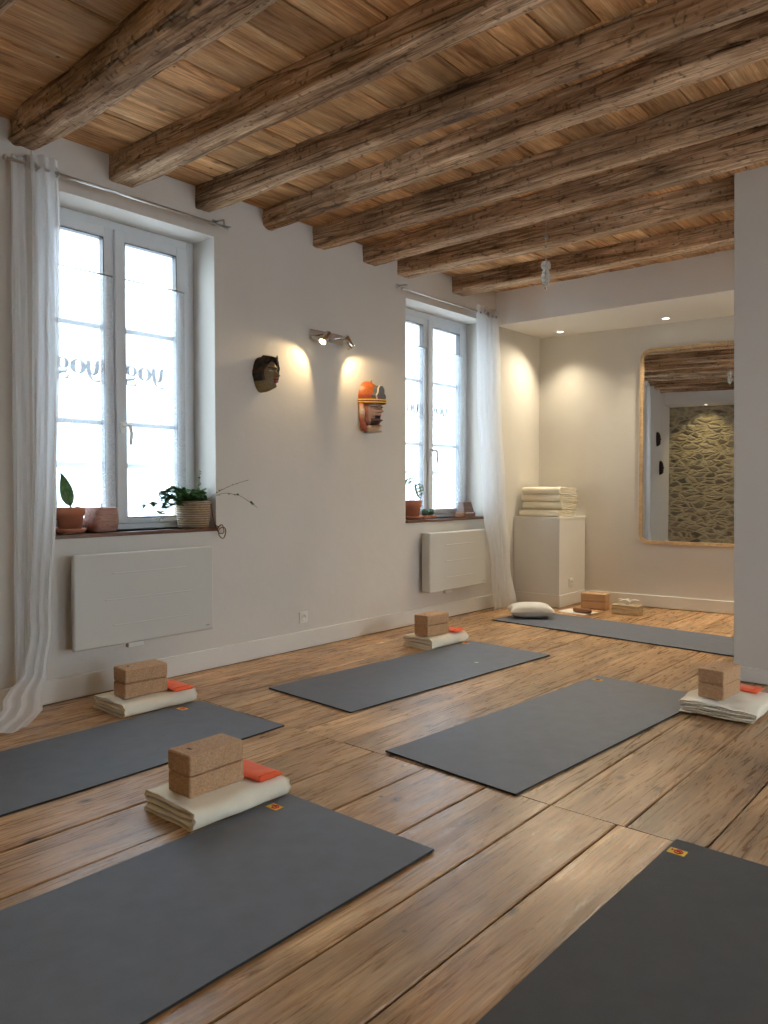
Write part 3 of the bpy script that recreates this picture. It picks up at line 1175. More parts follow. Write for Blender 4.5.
# ------------------------------------------------------------------ radiators
def radiator(label, yc, zc, wy, hz, xb, xf, ribs, group='white electric wall radiators'):
    root = empty('radiator', label, 'radiator', (WX, yc, zc - hz / 2), group=group)
    d0, d1 = xb - WX, xf - WX
    pn = boxes('panel', [(d0, d1, -wy / 2, wy / 2, 0, hz)], M['radiator'], root, bevel=0.010, seg=3)
    for fz, a, b in ribs:
        boxes('groove_rib', [(d1 - 0.001, d1 + 0.004, a * wy, b * wy, fz * hz - 0.003, fz * hz + 0.003)], M['radiator'], pn, bevel=0.0015)
    boxes('maker_mark', [(d1 + 0.0003, d1 + 0.001, wy * (0.435 + 0.008 * k), wy * (0.440 + 0.008 * k), 0.028, 0.036) for k in range(4)], M['greyprint'], pn)
    for s_ in (-0.33, 0.33):
        boxes('wall_mount', [(0.001, d0 + 0.01, wy * (s_ - 0.03), wy * (s_ + 0.03), hz * 0.1, hz * 0.9)], M['radiator'], root)
    boxes('connection_box', [(0.001, 0.03, -0.08, 0.02, -0.045, 0.06)], M['plastic'], root, bevel=0.003)
    return root


radiator('wide white panel radiator under the near window', 2.440, 0.533, 0.895, 0.511, -3.895, -3.86, ((0.78, -0.25, 0.28), (0.50, -0.30, 0.33), (0.22, -0.25, 0.28)))
radiator('white panel radiator under the far window, left of the curtain', 5.505, 0.516, 0.85, 0.498, -3.95, -3.86, ((0.78, -0.25, 0.28), (0.50, -0.25, 0.28), (0.22, -0.25, 0.28)))


# ------------------------------------------------------------------ outlets
def outlet(label, loc, rz, dark=False):
    root = empty('wall_outlet', label, 'outlet', loc, rz, group='white wall outlets')
    # local: face toward +x
    boxes('cover', [(0.0, 0.010, -0.04, 0.04, -0.04, 0.04)], M['plastic'], root, bevel=0.004)
    ring = lathe('socket_well', [(0.024, 0.0), (0.024, 0.004), (0.020, 0.004), (0.019, 0.0012), (0.0001, 0.0012)], M['plastic'], root, n=24, loc=(0.010, 0, 0), rot=(0, PI / 2, 0))
    tubes('pin', [([(0.008, 0, 0.010), (0.022, 0, 0.010)], 0.0025)], M['steel'], root)
    for s_ in (-1, 1):
        tubes('pin_hole', [([(0.0108, s_ * 0.0095, 0), (0.0116, s_ * 0.0095, 0)], 0.0028)], M['black'], root)
    if dark:
        pl = boxes('plug', [(0.012, 0.05, -0.022, 0.022, -0.03, 0.035)], M['black'], root, bevel=0.008, seg=3)
    return root


outlet('white wall outlet between the near radiator and the far window', (WX, 3.75, 0.225), 0)
outlet('white outlet with a black plug behind the far curtain hem', (WX, 6.50, 0.17), 0, True)

# ------------------------------------------------------------------ white cabinet in the alcove
cb = empty('corner_cabinet', 'white boxed cabinet in the corner carrying folded blankets', 'cabinet', (-3.727, 6.85, 0))
yf = 6.61 - 6.85
cy1 = far_y(-3.483) - 6.85 - 0.004
cy0 = far_y(-3.976) - 6.85 - 0.004
prism('body', [(-0.250, yf), (0.244, yf), (0.244, cy1), (-0.250, cy0)], 0.0, 0.835, M['trim'], cb)
prism('top', [(-0.250, yf - 0.004), (0.248, yf - 0.004), (0.248, cy1), (-0.250, cy0)], 0.835, 0.86, M['trim'], cb, bevel=0.003)
prism('plinth', [(-0.250, yf - 0.014), (0.258, yf - 0.014), (0.258, cy1), (0.240, cy1), (0.240, yf + 0.01), (-0.250, yf + 0.01)], 0.004, 0.12, M['trim'], cb, bevel=0.003)
boxes('door_seam', [(-0.012, -0.009, yf - 0.0015, yf + 0.002, 0.13, 0.83)], M['greyprint'], cb) if False else None
outlet('white outlet on the side of the corner cabinet', (-3.483, 6.84, 0.225), 0)


# ------------------------------------------------------------------ folded blankets
def blanket_mesh(w, l, h, layers, seed, mess=0.003, flap=0.0):
    """cross-section in XZ, extruded along Y; folded edge (round) on +X"""
    th = h / layers * 0.86
    path = []

    def bend(cx, z0_, z1_, r, side, n=9):
        zc = (z0_ + z1_) / 2
        for k in range(1, n):
            a = -PI / 2 + PI * k / n
            path.append((cx + side * r * math.cos(a), zc + (z1_ - z0_) / 2 * math.sin(a)))
    zs = [th / 2 + i * (h - th) / (layers - 1) for i in range(layers)]
    hw = w / 2
    rr = random.Random(seed)

    def run(x0, x1, z):
        n = 22
        for k in range(n + 1):
            x = lerp(x0, x1, k / n)
            path.append((x, z))
    # inner zigzag then one outer wrap: bottom, right fold, top
    inner = zs[1:-1]
    d = 1
    xl, xr = -hw + 0.022, hw - th * 1.3
    for i, z in enumerate(inner):
        if d > 0:
            run(xl + rr.uniform(-0.008, 0.006), xr, z)
            if i < len(inner) - 1:
                bend(xr, z, inner[i + 1], (inner[i + 1] - z) / 2, 1, 6)
        else:
            run(xr, xl, z)
            if i < len(inner) - 1:
                bend(xl, z, inner[i + 1], (inner[i + 1] - z) / 2, -1, 6)
        d = -d
    if d > 0:   # ended moving left
        bend(xl, inner[-1], zs[-1], (zs[-1] - inner[-1]) / 2, -1, 6)
        run(-hw + 0.01, hw - h / 2, zs[-1])
    else:
        # ended at the right; come back under the top layer
        path.append((xr + 0.004, inner[-1] + th * 0.3))
        run(hw - h / 2, -hw + 0.006, zs[-1])
        path.reverse()
        path_tail = []
    # closing wrap around the right edge to the bottom
    if d > 0:
        n = 14
        for k in range(1, n):
            a = PI / 2 - PI * k / n
            path.append((hw - h / 2 + (h / 2 - th / 2) * math.cos(a), h / 2 + (h / 2 - th / 2) * math.sin(a)))
        run(hw - h / 2, -hw + 0.004, zs[0])
    else:
        first = path[:]
        path.clear()
        # path currently starts at top-left ... we need: bottom-left -> right wrap -> top ... -> inner
        run(-hw + 0.004, hw - h / 2, zs[0])
        n = 14
        for k in range(1, n):
            a = -PI / 2 + PI * k / n
            path.append((hw - h / 2 + (h / 2 - th / 2) * math.cos(a), h / 2 + (h / 2 - th / 2) * math.sin(a)))
        # reversed run gave left->right on top; go right -> left instead
        run(hw - h / 2, -hw + 0.01, zs[-1])
        bend(-hw + 0.012, zs[-1], inner[-1], (zs[-1] - inner[-1]) / 2, -1, 6)
        d2 = 1
        for i, z in enumerate(reversed(inner)):
            if d2 > 0:
                run(xl, xr, z)
                if i < len(inner) - 1:
                    nz_ = list(reversed(inner))[i + 1]
                    bend(xr, z, nz_, (z - nz_) / 2, 1, 6)
            else:
                run(xr, xl, z)
                if i < len(inner) - 1:
                    nz_ = list(reversed(inner))[i + 1]
                    bend(xl, z, nz_, (z - nz_) / 2, -1, 6)
            d2 = -d2
    # strip of thickness th
    ny_ = 26
    n = len(path)
    prof = []
    left, right = [], []
    for i, (x, z) in enumerate(path):
        a = Vector(path[max(i - 1, 0)])
        c = Vector(path[min(i + 1, n - 1)])
        t = (c - a)
        if t.length < 1e-6:
            t = Vector((1, 0))
        t.normalize()
        nn = Vector((-t.y, t.x)) * th * 0.46
        left.append((x + nn.x, z + nn.y))
        right.append((x - nn.x, z - nn.y))
    ring = left + right[::-1]
    m_ = len(ring)
    vs, fs = [], []
    for j in range(ny_):
        v = j / (ny_ - 1)
        y = lerp(-l / 2, l / 2, v)
        e = min(v, 1 - v) * 2
        for k, (x, z) in enumerate(ring):
            q = Vector((x * 9 + seed, y * 7, z * 22))
            dz = noise.noise(q) * mess * (0.5 + z / h) + noise.noise(q * 2.3) * mess * 0.4
            dx = noise.noise(q + Vector((5, 2, 1))) * mess * 1.5
            dy = noise.noise(Vector((x * 8, z * 70, seed))) * mess * 1.8 if j in (0, ny_ - 1) else 0
            zz = z * (1 - 0.05 * (1 - min(1, e * 6)))
            # sag a little toward the long open side
            zz *= 1 - 0.12 * max(0, (-x / (w / 2)) - 0.55)
            vs.append((x + dx, y + dy, max(0.001, zz + dz * (1 if z > th else 0.25))))
    for j in range(ny_ - 1):
        for k in range(m_):
            k2 = (k + 1) % m_
            fs.append((j * m_ + k, j * m_ + k2, (j + 1) * m_ + k2, (j + 1) * m_ + k))
    # end caps as quads across the strip
    for j in (0, ny_ - 1):
        for i in range(n - 1):
            f = (j * m_ + i, j * m_ + i + 1, j * m_ + (m_ - 2 - i), j * m_ + (m_ - 1 - i))
            fs.append(f if j == 0 else f[::-1])
    me = bpy.data.meshes.new('folded_blanket')
    me.from_pydata(vs, [], fs)
    me.update()
    return me


def blanket(label, loc, rz, w, l, h, seed, layers=4, mess=0.0065, group='cream folded blankets under the cork blocks', flip=False):
    me = blanket_mesh(w, l, h, layers, seed, mess)
    o = finish('folded_blanket', me, M['cotton'], None, loc=loc, rot=(0, 0, rz), smooth=True)
    tag(o, label, 'blanket', group)
    return o


# ------------------------------------------------------------------ yoga mats
def mat_thing(label, c, rz, w=0.665, l=1.85, matl='mat', tagpos=None, end=1, curl=0.0, th=0.0075, tagcol='yellow'):
    root = empty('yoga_mat', label, 'yoga mat', (c[0], c[1], 0.0015), rz, group='grey yoga mats on the floor')
    nx_, ny_ = 24, 60

    def fz(x, y, top):
        e = min(w / 2 - abs(x), l / 2 - abs(y))
        rise = 0.004 * max(0, noise.noise(Vector((x * 3 + c[0], y * 3 + c[1], 1)))) * max(0, 1 - e / 0.12)
        cl = curl * max(0, 1 - ((x - w / 2) ** 2 + (y - l / 2 * end) ** 2) ** 0.5 / 0.22) ** 2
        return rise + cl + (th if top else 0)
    vs, fs = [], []
    for top in (0, 1):
        for j in range(ny_ + 1):
            for i in range(nx_ + 1):
                x = lerp(-w / 2, w / 2, i / nx_)
                y = lerp(-l / 2, l / 2, j / ny_)
                vs.append((x, y, fz(x, y, top)))
    N1 = (nx_ + 1) * (ny_ + 1)
    mi = []
    for j in range(ny_):
        for i in range(nx_):
            a_ = j * (nx_ + 1) + i
            b_ = a_ + nx_ + 1
            fs.append((a_, b_, b_ + 1, a_ + 1))
            mi.append(1)
            fs.append((N1 + a_, N1 + a_ + 1, N1 + b_ + 1, N1 + b_))
            mi.append(0)
    for i in range(nx_):
        fs.append((i, i + 1, N1 + i + 1, N1 + i))
        k = ny_ * (nx_ + 1) + i
        fs.append((k + 1, k, N1 + k, N1 + k + 1))
        mi += [1, 1]
    for j in range(ny_):
        k = j * (nx_ + 1)
        fs.append((k + nx_ + 1, k, N1 + k, N1 + k + nx_ + 1))
        k += nx_
        fs.append((k, k + nx_ + 1, N1 + k + nx_ + 1, N1 + k))
        mi += [1, 1]
    s_ = pyd('sheet', vs, fs, [M[matl], M['matedge']], root)
    for pgn, q in zip(s_.data.polygons, mi):
        pgn.material_index = q
    if tagpos:
        tx, ty = tagpos
        zt = fz(tx, ty, 1) + 0.0006
        lb = boxes('label_tag', [(tx - 0.027, tx + 0.027, ty - 0.019, ty + 0.019, zt - 0.0008, zt + 0.0008)], M[tagcol], root)
        # small round red emblem with a swirl
        n = 16
        ringp = [(tx + 0.004 + 0.012 * math.cos(2 * PI * k / n), ty + 0.012 * math.sin(2 * PI * k / n), zt + 0.001) for k in range(n + 1)]
        tubes('emblem', [(ringp, 0.0026), ([(tx + 0.004 - 0.006, ty, zt + 0.001), (tx + 0.004, ty + 0.005, zt + 0.001), (tx + 0.010, ty - 0.002, zt + 0.001)], 0.003),
                         ([(tx - 0.020, ty + 0.008, zt + 0.0008), (tx - 0.012, ty + 0.008, zt + 0.0008)], 0.0016), ([(tx - 0.020, ty + 0.002, zt + 0.0008), (tx - 0.014, ty + 0.002, zt + 0.0008)], 0.0016)], M['red'], root, n=6)
    return root


def local(px, py, c, rz):
    dx, dy = px - c[0], py - c[1]
    return (dx * math.cos(rz) + dy * math.sin(rz), -dx * math.sin(rz) + dy * math.cos(rz))


c = (-1.772, 0.99)
mat_thing('large grey yoga mat at the front left, two blocks at its far corner', c, 0.0, 0.67, 1.85, tagpos=local(-2.06, 1.80, c, 0))
c = (-3.065, 1.53)
mat_thing('grey yoga mat beside the near radiator, second row at left', c, 0.01, 0.665, 1.85, tagpos=local(-3.345, 2.30, c, 0.01), tagcol='yellow')
c, rz = (-2.93, 3.775), rad(-3.6)
mat_thing('grey yoga mat in the middle along the window wall', c, rz, 0.68, 1.86, tagpos=local(-3.19, 4.63, c, rz))
c, rz = (-1.750, 3.405), rad(-3.4)
mat_thing('grey yoga mat right of centre pointing at the partition', c, rz, 0.672, 1.85, tagpos=local(-1.985, 4.25, c, rz))
c, rz = (-0.560, 1.552), rad(-0.6)
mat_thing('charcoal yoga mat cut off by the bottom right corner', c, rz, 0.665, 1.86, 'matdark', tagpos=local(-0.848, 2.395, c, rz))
c, rz = (-2.545, 5.860), rad(-4.2)
mt = mat_thing('grey yoga mat lying crosswise in front of the mirror', c, rz, 2.05, 0.655)
sc = boxes('paper_scrap', [(-0.012, 0.012, -0.008, 0.008, 0, 0.002)], M['paper'], None, loc=(-2.78, 4.16, 0.0085), rot=(0, 0, 0.5))
tag(sc, 'tiny white scrap lying on the middle grey mat', 'paper scrap')


# ------------------------------------------------------------------ cork blocks
def cork_block(label, loc, rz, mark=False, group='cork blocks', w=0.13, l=0.238, h=0.0735):
    root = empty('cork_block', label, 'yoga block', loc, rz, group=group)
    boxes('block', [(-w / 2, w / 2, -l / 2, l / 2, 0, h)], M['cork'], root, bevel=0.008, seg=3)
    if mark:
        lst = []
        for a in (-60, -30, 0, 30, 60):
            ar = rad(a)
            tip = (0.016 * math.sin(ar), 0.016 * math.cos(ar))
            sd = (math.cos(ar) * 0.004, -math.sin(ar) * 0.004)
            mid = (tip[0] * 0.55, tip[1] * 0.55)
            lst.append(([(0, 0, 0), (mid[0] + sd[0], mid[1] + sd[1], 0), (tip[0], tip[1], 0), (mid[0] - sd[0], mid[1] - sd[1], 0), (0, 0, 0)], 0.0007))
        tubes('burnt_mark', lst, M['brownprint'], root, n=5, loc=(-0.005, -0.075, h))
    return root


def orange_bag(label, loc, rz, w=0.11, l=0.17, h=0.022, seed=1):
    root = empty('eye_pillow', label, 'eye pillow', loc, rz, group='orange eye pillows on the blankets')

    def half(sg):
        def fn(u, v):
            x, y = lerp(-w / 2, w / 2, u), lerp(-l / 2, l / 2, v)
            e = min(min(u, 1 - u) * w, min(v, 1 - v) * l)
            b_ = h / 2 * (1 - math.exp(-e / 0.012))
            wr = 0.0035 * noise.noise(Vector((x * 25 + seed, y * 22, sg)))
            z = h / 2 + sg * b_ + (wr * (1 - math.exp(-e / 0.01)) if sg > 0 else 0)
            return x + 0.004 * noise.noise(Vector((y * 20, seed, 0))), y, z
        return fn
    v1, f1 = grid_data(24, 34, half(1))
    v2, f2 = grid_data(24, 34, half(-1))
    n1 = len(v1)
    pyd('bag', v1 + v2, f1 + [tuple(n1 + i for i in reversed(f)) for f in f2], M['orange'], root, smooth=True)
    tubes('seam', [([(-w / 2 + 0.01, l / 2 - 0.022, h + 0.0005), (0, l / 2 - 0.022, h + 0.001), (w / 2 - 0.01, l / 2 - 0.022, h)], 0.0016)], M['orange'], root, n=6)
    return root


# set 1 (front)
BH = 0.076
blanket('cream folded blanket at the front, on the corner of the large front mat', (-2.258, 1.705, 0.001), rad(-0.5), 0.31, 0.42, BH, 3)
cork_block('lower cork block of the front pair', (-2.262, 1.657, BH + 0.004), 0.0)
cork_block('upper cork block of the front pair, faint flower mark on top', (-2.263, 1.656, BH + 0.079), 0.01, True)
orange_bag('bright orange eye pillow on the front blanket', (-2.225, 1.838, BH + 0.003), rad(-90), 0.115, 0.22, seed=1)
# set 2 (left)
blanket('cream folded blanket in front of the near radiator', (-3.575, 2.235, 0.001), rad(-1), 0.31, 0.42, BH, 8)
cork_block('lower cork block in front of the near radiator', (-3.55, 2.19, BH + 0.004), rad(-4))
cork_block('upper cork block in front of the near radiator', (-3.55, 2.19, BH + 0.079), rad(-4), True)
orange_bag('orange eye pillow on the blanket by the near radiator', (-3.505, 2.365, BH + 0.003), rad(-95), 0.115, 0.22, seed=2)
# set 3 (middle)
blanket('cream folded blanket in front of the far radiator', (-3.365, 4.50, 0.001), rad(-2), 0.28, 0.42, 0.082, 12)
cork_block('lower cork block in front of the far radiator', (-3.345, 4.425, 0.089), rad(-4))
cork_block('upper cork block in front of the far radiator', (-3.345, 4.425, 0.164), rad(-4), True)
orange_bag('orange eye pillow on the blanket by the far radiator', (-3.325, 4.62, 0.088), rad(-93), 0.115, 0.20, seed=3)
# set 4 (right)
blanket('loosely folded cream blanket beside the white partition', (-1.215, 4.15, 0.010), rad(1), 0.37, 0.44, 0.060, 31, 5, 0.009)
cork_block('lower cork block beside the white partition', (-1.255, 4.125, 0.078), rad(-3))
cork_block('upper cork block beside the white partition', (-1.255, 4.125, 0.153), rad(-3), True)
orange_bag('orange eye pillow at the foot of the partition', (-1.20, 4.30, 0.077), rad(-92), 0.115, 0.20, seed=4)
# far pair, straight on the floor
cork_block('lower cork block of the pair by the far wall', (-3.20, 6.79, 0.002), rad(90 + 6))
cork_block('upper cork block of the pair by the far wall', (-3.20, 6.79, 0.077), rad(90 + 6), True)

# blankets on the cabinet
z = 0.862
hs = (0.070, 0.072, 0.068, 0.068)
names = ('lowest of the four folded blankets on the corner cabinet', 'second blanket from the bottom on the corner cabinet',
         'third blanket from the bottom on the corner cabinet', 'topmost of the four folded blankets on the corner cabinet')
for k in range(4):
    off = (0.0, 0.035, 0.045, 0.045)[k]
    blanket(names[k], (-3.725 + (0.0, 0.012, 0.008, 0.004)[k], 6.81 + off * 0.8, z), rad(-90 + (0, 3, -2, 1)[k]), 0.36, (0.43, 0.42, 0.43, 0.41)[k], hs[k], 50 + k, 4, 0.004,
            'folded blankets stacked on the cabinet')
    z += hs[k] + 0.003


# ------------------------------------------------------------------ pillow, paper, roller, tissue box
pr = empty('pillow', 'small white cotton pillow with a red mark on the far mat', 'pillow', (-3.400, 5.935, 0.020), rad(38))


def pil(sg):
    def fn(u, v):
        uu, vv = 2 * u - 1, 2 * v - 1
        f = (1 - abs(uu) ** 2.6) * (1 - abs(vv) ** 2.6)
        pin = 1 - 0.10 * (1 - abs(uu) ** 2) * abs(vv) ** 4
        pin2 = 1 - 0.10 * (1 - abs(vv) ** 2) * abs(uu) ** 4
        t = 0.068 * max(0, f) ** 0.42
        wz = 0.003 * noise.noise(Vector((uu * 3, vv * 3, sg))) * f
        return uu * 0.195 * pin2, vv * 0.135 * pin, 0.050 + sg * t * (0.85 if sg < 0 else 1.0) + wz
    return fn


v1, f1 = grid_data(36, 28, pil(1))
v2, f2 = grid_data(36, 28, pil(-1))
n1 = len(v1)
pyd('cushion', v1 + v2, f1 + [tuple(n1 + i for i in reversed(f)) for f in f2], M['pillow'], pr, smooth=True)
tubes('red_mark', [([(-0.15, -0.06, 0.086), (-0.135, -0.04, 0.098), (-0.12, -0.055, 0.098), (-0.105, -0.035, 0.105)], 0.003),
                   ([(-0.145, -0.075, 0.078), (-0.125, -0.075, 0.088), (-0.11, -0.065, 0.095)], 0.0025),
                   ([(-0.13, -0.03, 0.099), (-0.115, -0.02, 0.104)], 0.0025)], M['red'], pr, n=6)

pp = boxes('paper_sheet', [(-0.15, 0.15, -0.105, 0.105, 0, 0.0012)], M['paper'], None, loc=(-3.235, 6.50, 0.0025), rot=(0, 0, rad(-9)))
tag(pp, 'white paper sheet on the floor under the wooden roller', 'paper')
rl = empty('massage_roller', 'short brown wooden roller lying on the paper sheet', 'roller', (-3.165, 6.45, 0.006), rad(-4))
lathe('roller_body', [(0.0001, -0.085), (0.019, -0.085), (0.022, -0.08), (0.022, 0.08), (0.019, 0.085), (0.0001, 0.085)], M['rollwood'], rl, n=20, loc=(0, 0, 0.023), rot=(0, PI / 2, 0))
lathe('end_cap', [(0.0001, 0.0), (0.012, 0.0), (0.010, 0.006), (0.0001, 0.007)], M['darkwood'], rl, n=14, loc=(0.085, 0, 0.023), rot=(0, PI / 2, 0))

tb = empty('tissue_box', 'beige marbled tissue box on the floor by the far wall', 'tissue box', (-2.85, 6.70, 0.002), rad(5))
boxes('carton', [(-0.125, 0.125, -0.062, 0.062, 0, 0.082)], M['marble'], tb, bevel=0.003)
n = 24
prism('opening', [(0.07 * math.cos(2 * PI * k / n), 0.022 * math.sin(2 * PI * k / n)) for k in range(n)], 0.0822, 0.0832, M['paper'], tb)


def tis(u, v):
    a = u * 2 * PI
    r_ = lerp(0.012, 0.055, v ** 0.7) * (1 + 0.45 * math.sin(3 * a + 1) * v + 0.25 * math.sin(5 * a) * v)
    return (r_ * math.cos(a) * 1.3, r_ * math.sin(a) * 0.6, 0.083 + 0.045 * math.sin(v * 2.3) + 0.012 * math.sin(4 * a + 2) * v)


v1, f1 = grid_data(48, 12, tis, True)
pyd('tissue', v1, f1, M['paper'], tb, smooth=True)

# ------------------------------------------------------------------ mirror on the end wall
xm0, xm1, zm0, zm1 = -2.945, -1.62, 0.612, 2.452
o0 = Vector((xm0, far_y(xm0)))
mw = (xm1 - xm0) / UX
mr_ = empty('wall_mirror', 'large round-cornered wall mirror in a thin oak frame', 'mirror', (o0.x + UY * 0.003, o0.y - UX * 0.003, zm0), TH)
# local: x along wall, y into the room is negative
mh = zm1 - zm0


def rrect(w_, h_, r_, inset=0.0, n=10):
    pts = []
    for cx, cz, a0 in ((w_ - r_, r_, -90), (w_ - r_, h_ - r_, 0), (r_, h_ - r_, 90), (r_, r_, 180)):
        for k in range(n + 1):
            a = rad(a0 + 90 * k / n)
            pts.append((cx + (r_ - inset) * math.cos(a), cz + (r_ - inset) * math.sin(a)))
    return pts


out_ = rrect(mw, mh, 0.09)
inn = rrect(mw, mh, 0.09, 0.028)
n = len(out_)
vs = [(x, 0, z) for x, z in out_] + [(x, -0.035, z) for x, z in out_] + [(x, -0.035, z) for x, z in inn] + [(x, -0.015, z) for x, z in inn]
fs = []
for k in range(n):
    k2 = (k + 1) % n
    for lv in range(3):
        fs.append((lv * n + k, lv * n + k2, (lv + 1) * n + k2, (lv + 1) * n + k))
pyd('frame', vs, fs, M['ply'], mr_)
inn2 = rrect(mw, mh, 0.09, 0.024)
pyd('mirror_glass', [(x, -0.016, z) for x, z in inn2], [tuple(range(n))], M['mirror'], mr_)


# ------------------------------------------------------------------ downlights
def downlight(label, x, y, z, watts, col, target=None, size=2.3, group='recessed ceiling downlights'):
    root = empty('downlight', label, 'downlight', (x, y, z), group=group)
    lathe('trim_ring', [(0.043, 0.0), (0.042, -0.004), (0.032, -0.004), (0.031, 0.0)], M['plastic'], root, n=28)
    lathe('lens', [(0.0001, -0.0015), (0.030, -0.0015), (0.0305, 0.0)], M['down'], root, n=24)
    l = bpy.data.lights.new('downlight_lamp', 'SPOT')
    l.energy = watts
    l.color = col
    l.spot_size = size
    l.spot_blend = 0.9
    l.shadow_soft_size = 0.03
    lo = bpy.data.objects.new('downlight_lamp', l)
    COL.objects.link(lo)
    lo.parent = root
    lo.location = (0, 0, -0.012)
    if target:
        lo.rotation_euler = (Vector(target) - Vector((x, y, z))).to_track_quat('-Z', 'Y').to_euler()
    return root


DC = (1.0, 0.86, 0.62)
downlight('left recessed downlight in the alcove ceiling', -3.66, 6.93, 2.68, DOWN_W, DC, (-3.25, 5.55, 0))
downlight('right recessed downlight in the alcove ceiling', -2.64, 7.0, 2.68, DOWN_W, DC, (-2.64, 5.75, 0))
downlight('recessed downlight of the alcove hidden behind the partition', -1.72, 7.05, 2.68, DOWN_W, DC, (-1.75, 5.75, 0))
SC = (1.0, 0.80, 0.42)
downlight('downlight over the rubble wall, seen in the mirror', -3.30, -0.62, 2.68, STONE_W, SC, (-3.3, -0.88, 1.2), 2.0)
downlight('middle downlight over the rubble wall', -2.1, -0.62, 2.68, STONE_W, SC, (-2.1, -0.88, 1.2), 2.0)
downlight('far downlight over the rubble wall', -0.7, -0.62, 2.68, STONE_W, SC, (-0.7, -0.88, 1.2), 2.0)

# ------------------------------------------------------------------ wall spotlight
sl = empty('wall_spotlight', 'chrome double spotlight on the wall between the two masks', 'wall lamp', (WX, 3.985, 2.235))
boxes('base_plate', [(0.0, 0.016, -0.17, 0.17, -0.035, 0.035)], M['chrome'], sl, bevel=0.004)
for s_, tgt in ((-1, Vector((0.0, -0.66, -0.74))), (1, Vector((0.0, 0.66, -0.74)))):
    y0 = s_ * 0.105
    dr = tgt.normalized()
    piv = Vector((0.115, y0, -0.02))
    arm = tubes('arm', [([(0.014, y0 - s_ * 0.02, 0.0), (0.09, y0 - s_ * 0.01, 0.0), tuple(piv)], 0.006)], M['chrome'], sl)
    head = tubes('lamp_head', [([tuple(piv - dr * 0.03), tuple(piv - dr * 0.028), tuple(piv + dr * 0.045), tuple(piv + dr * 0.062)], [0.016, 0.024, 0.026, 0.031])], M['chrome'], sl, n=20)
    tubes('bulb', [([tuple(piv + dr * 0.060), tuple(piv + dr * 0.064)], [0.026, 0.024])], M['bulb'], head, n=20)
    l = bpy.data.lights.new('spot_lamp', 'SPOT')
    l.energy = SPOT_W
    l.color = (1.0, 0.72, 0.38)
    l.spot_size = rad(112)
    l.spot_blend = 0.5
    l.shadow_soft_size = 0.012
    lo = bpy.data.objects.new('spot_lamp', l)
    COL.objects.link(lo)
    lo.parent = sl
    lo.location = piv + dr * 0.068
    lo.rotation_euler = dr.to_track_quat('-Z', 'Y').to_euler()


# ------------------------------------------------------------------ masks
def gauss(x, s_):
    return math.exp(-(x / s_) ** 2)


def face_mask(name, label, loc, W_, H_, D_, paintfn, shapefn, nu=70, nv=90):
    """carved half-shell; local y across, z up, x out of the wall"""
    root = empty(name, label, 'mask', loc)
    vs, fs = [], []
    cols = []
    for j in range(nv):
        v = j / (nv - 1)
        for i in range(nu):
            u = i / (nu - 1)
            yy = 2 * u - 1
            zz = 2 * v - 1
            x, y, z = shapefn(yy, zz)
            vs.append((x * D_, y * W_ / 2 + 0.75 * x * D_, z * H_ / 2))
            cols.append(paintfn(yy, zz))
    for j in range(nv - 1):
        for i in range(nu - 1):
            fs.append((j * nu + i, j * nu + i + 1, (j + 1) * nu + i + 1, (j + 1) * nu + i))
    me = bpy.data.meshes.new('face')
    me.from_pydata(vs, [], fs)
    ca = me.color_attributes.new('paint', 'FLOAT_COLOR', 'POINT')
    for i, c_ in enumerate(cols):
        ca.data[i].color = rgba(c_)
    me.update()
    o = finish('face', me, M['paint'], root, smooth=True)
    return root


def painted(name, vs, fs, colfn, parent, **k):
    me = bpy.data.meshes.new(name)
    me.from_pydata([tuple(v) for v in vs], [], fs)
    ca = me.color_attributes.new('paint', 'FLOAT_COLOR', 'POINT')
    for i, v in enumerate(vs):
        ca.data[i].color = rgba(colfn(v))
    me.update()
    k.setdefault('smooth', True)
    return finish(name, me, M['paint'], parent, **k)


def shape1(y, z):
    # oval shell: width narrows to the chin
    wz = math.sqrt(max(0.0, 1 - abs(z) ** 2.4)) * (1.0 if z > 0 else lerp(1.0, 0.80, -z))
    d = math.sqrt(max(0, 1 - abs(y) ** 2.2)) * (1 - abs(z) ** 3.5) ** 0.5 if abs(z) < 1 else 0
    x = 0.72 * d
    if d > 0.1:
        nz_ = (z + 0.02)
        # nose: from z 0.28 down to -0.08
        t = (0.30 - z) / 0.40
        if 0 < t < 1.12:
            prof = sstep(t) if t < 0.95 else sstep(1) * (1 - (t - 0.95) / 0.17)
            x += 0.22 * prof * gauss(y, 0.15 + 0.12 * t)
        x += 0.10 * gauss(z - 0.36, 0.07) * gauss(y, 0.6)                        # brow
        x -= 0.10 * gauss(z - 0.22, 0.08) * (gauss(y - 0.36, 0.16) + gauss(y + 0.36, 0.16))
        x += 0.06 * gauss(z - 0.21, 0.05) * (gauss(y - 0.36, 0.12) + gauss(y + 0.36, 0.12))   # lids
        x += 0.16 * gauss(z + 0.25, 0.05) * gauss(y, 0.22)                       # upper lip
        x += 0.15 * gauss(z + 0.40, 0.05) * gauss(y, 0.18)                       # lower lip
        x -= 0.05 * gauss(z + 0.325, 0.02) * gauss(y, 0.2)
        x += 0.14 * gauss(z + 0.68, 0.14) * gauss(y, 0.25)                       # chin
        x += 0.06 * gauss(z + 0.05, 0.2) * (gauss(y - 0.5, 0.2) + gauss(y + 0.5, 0.2))
    return x, y * wz, z


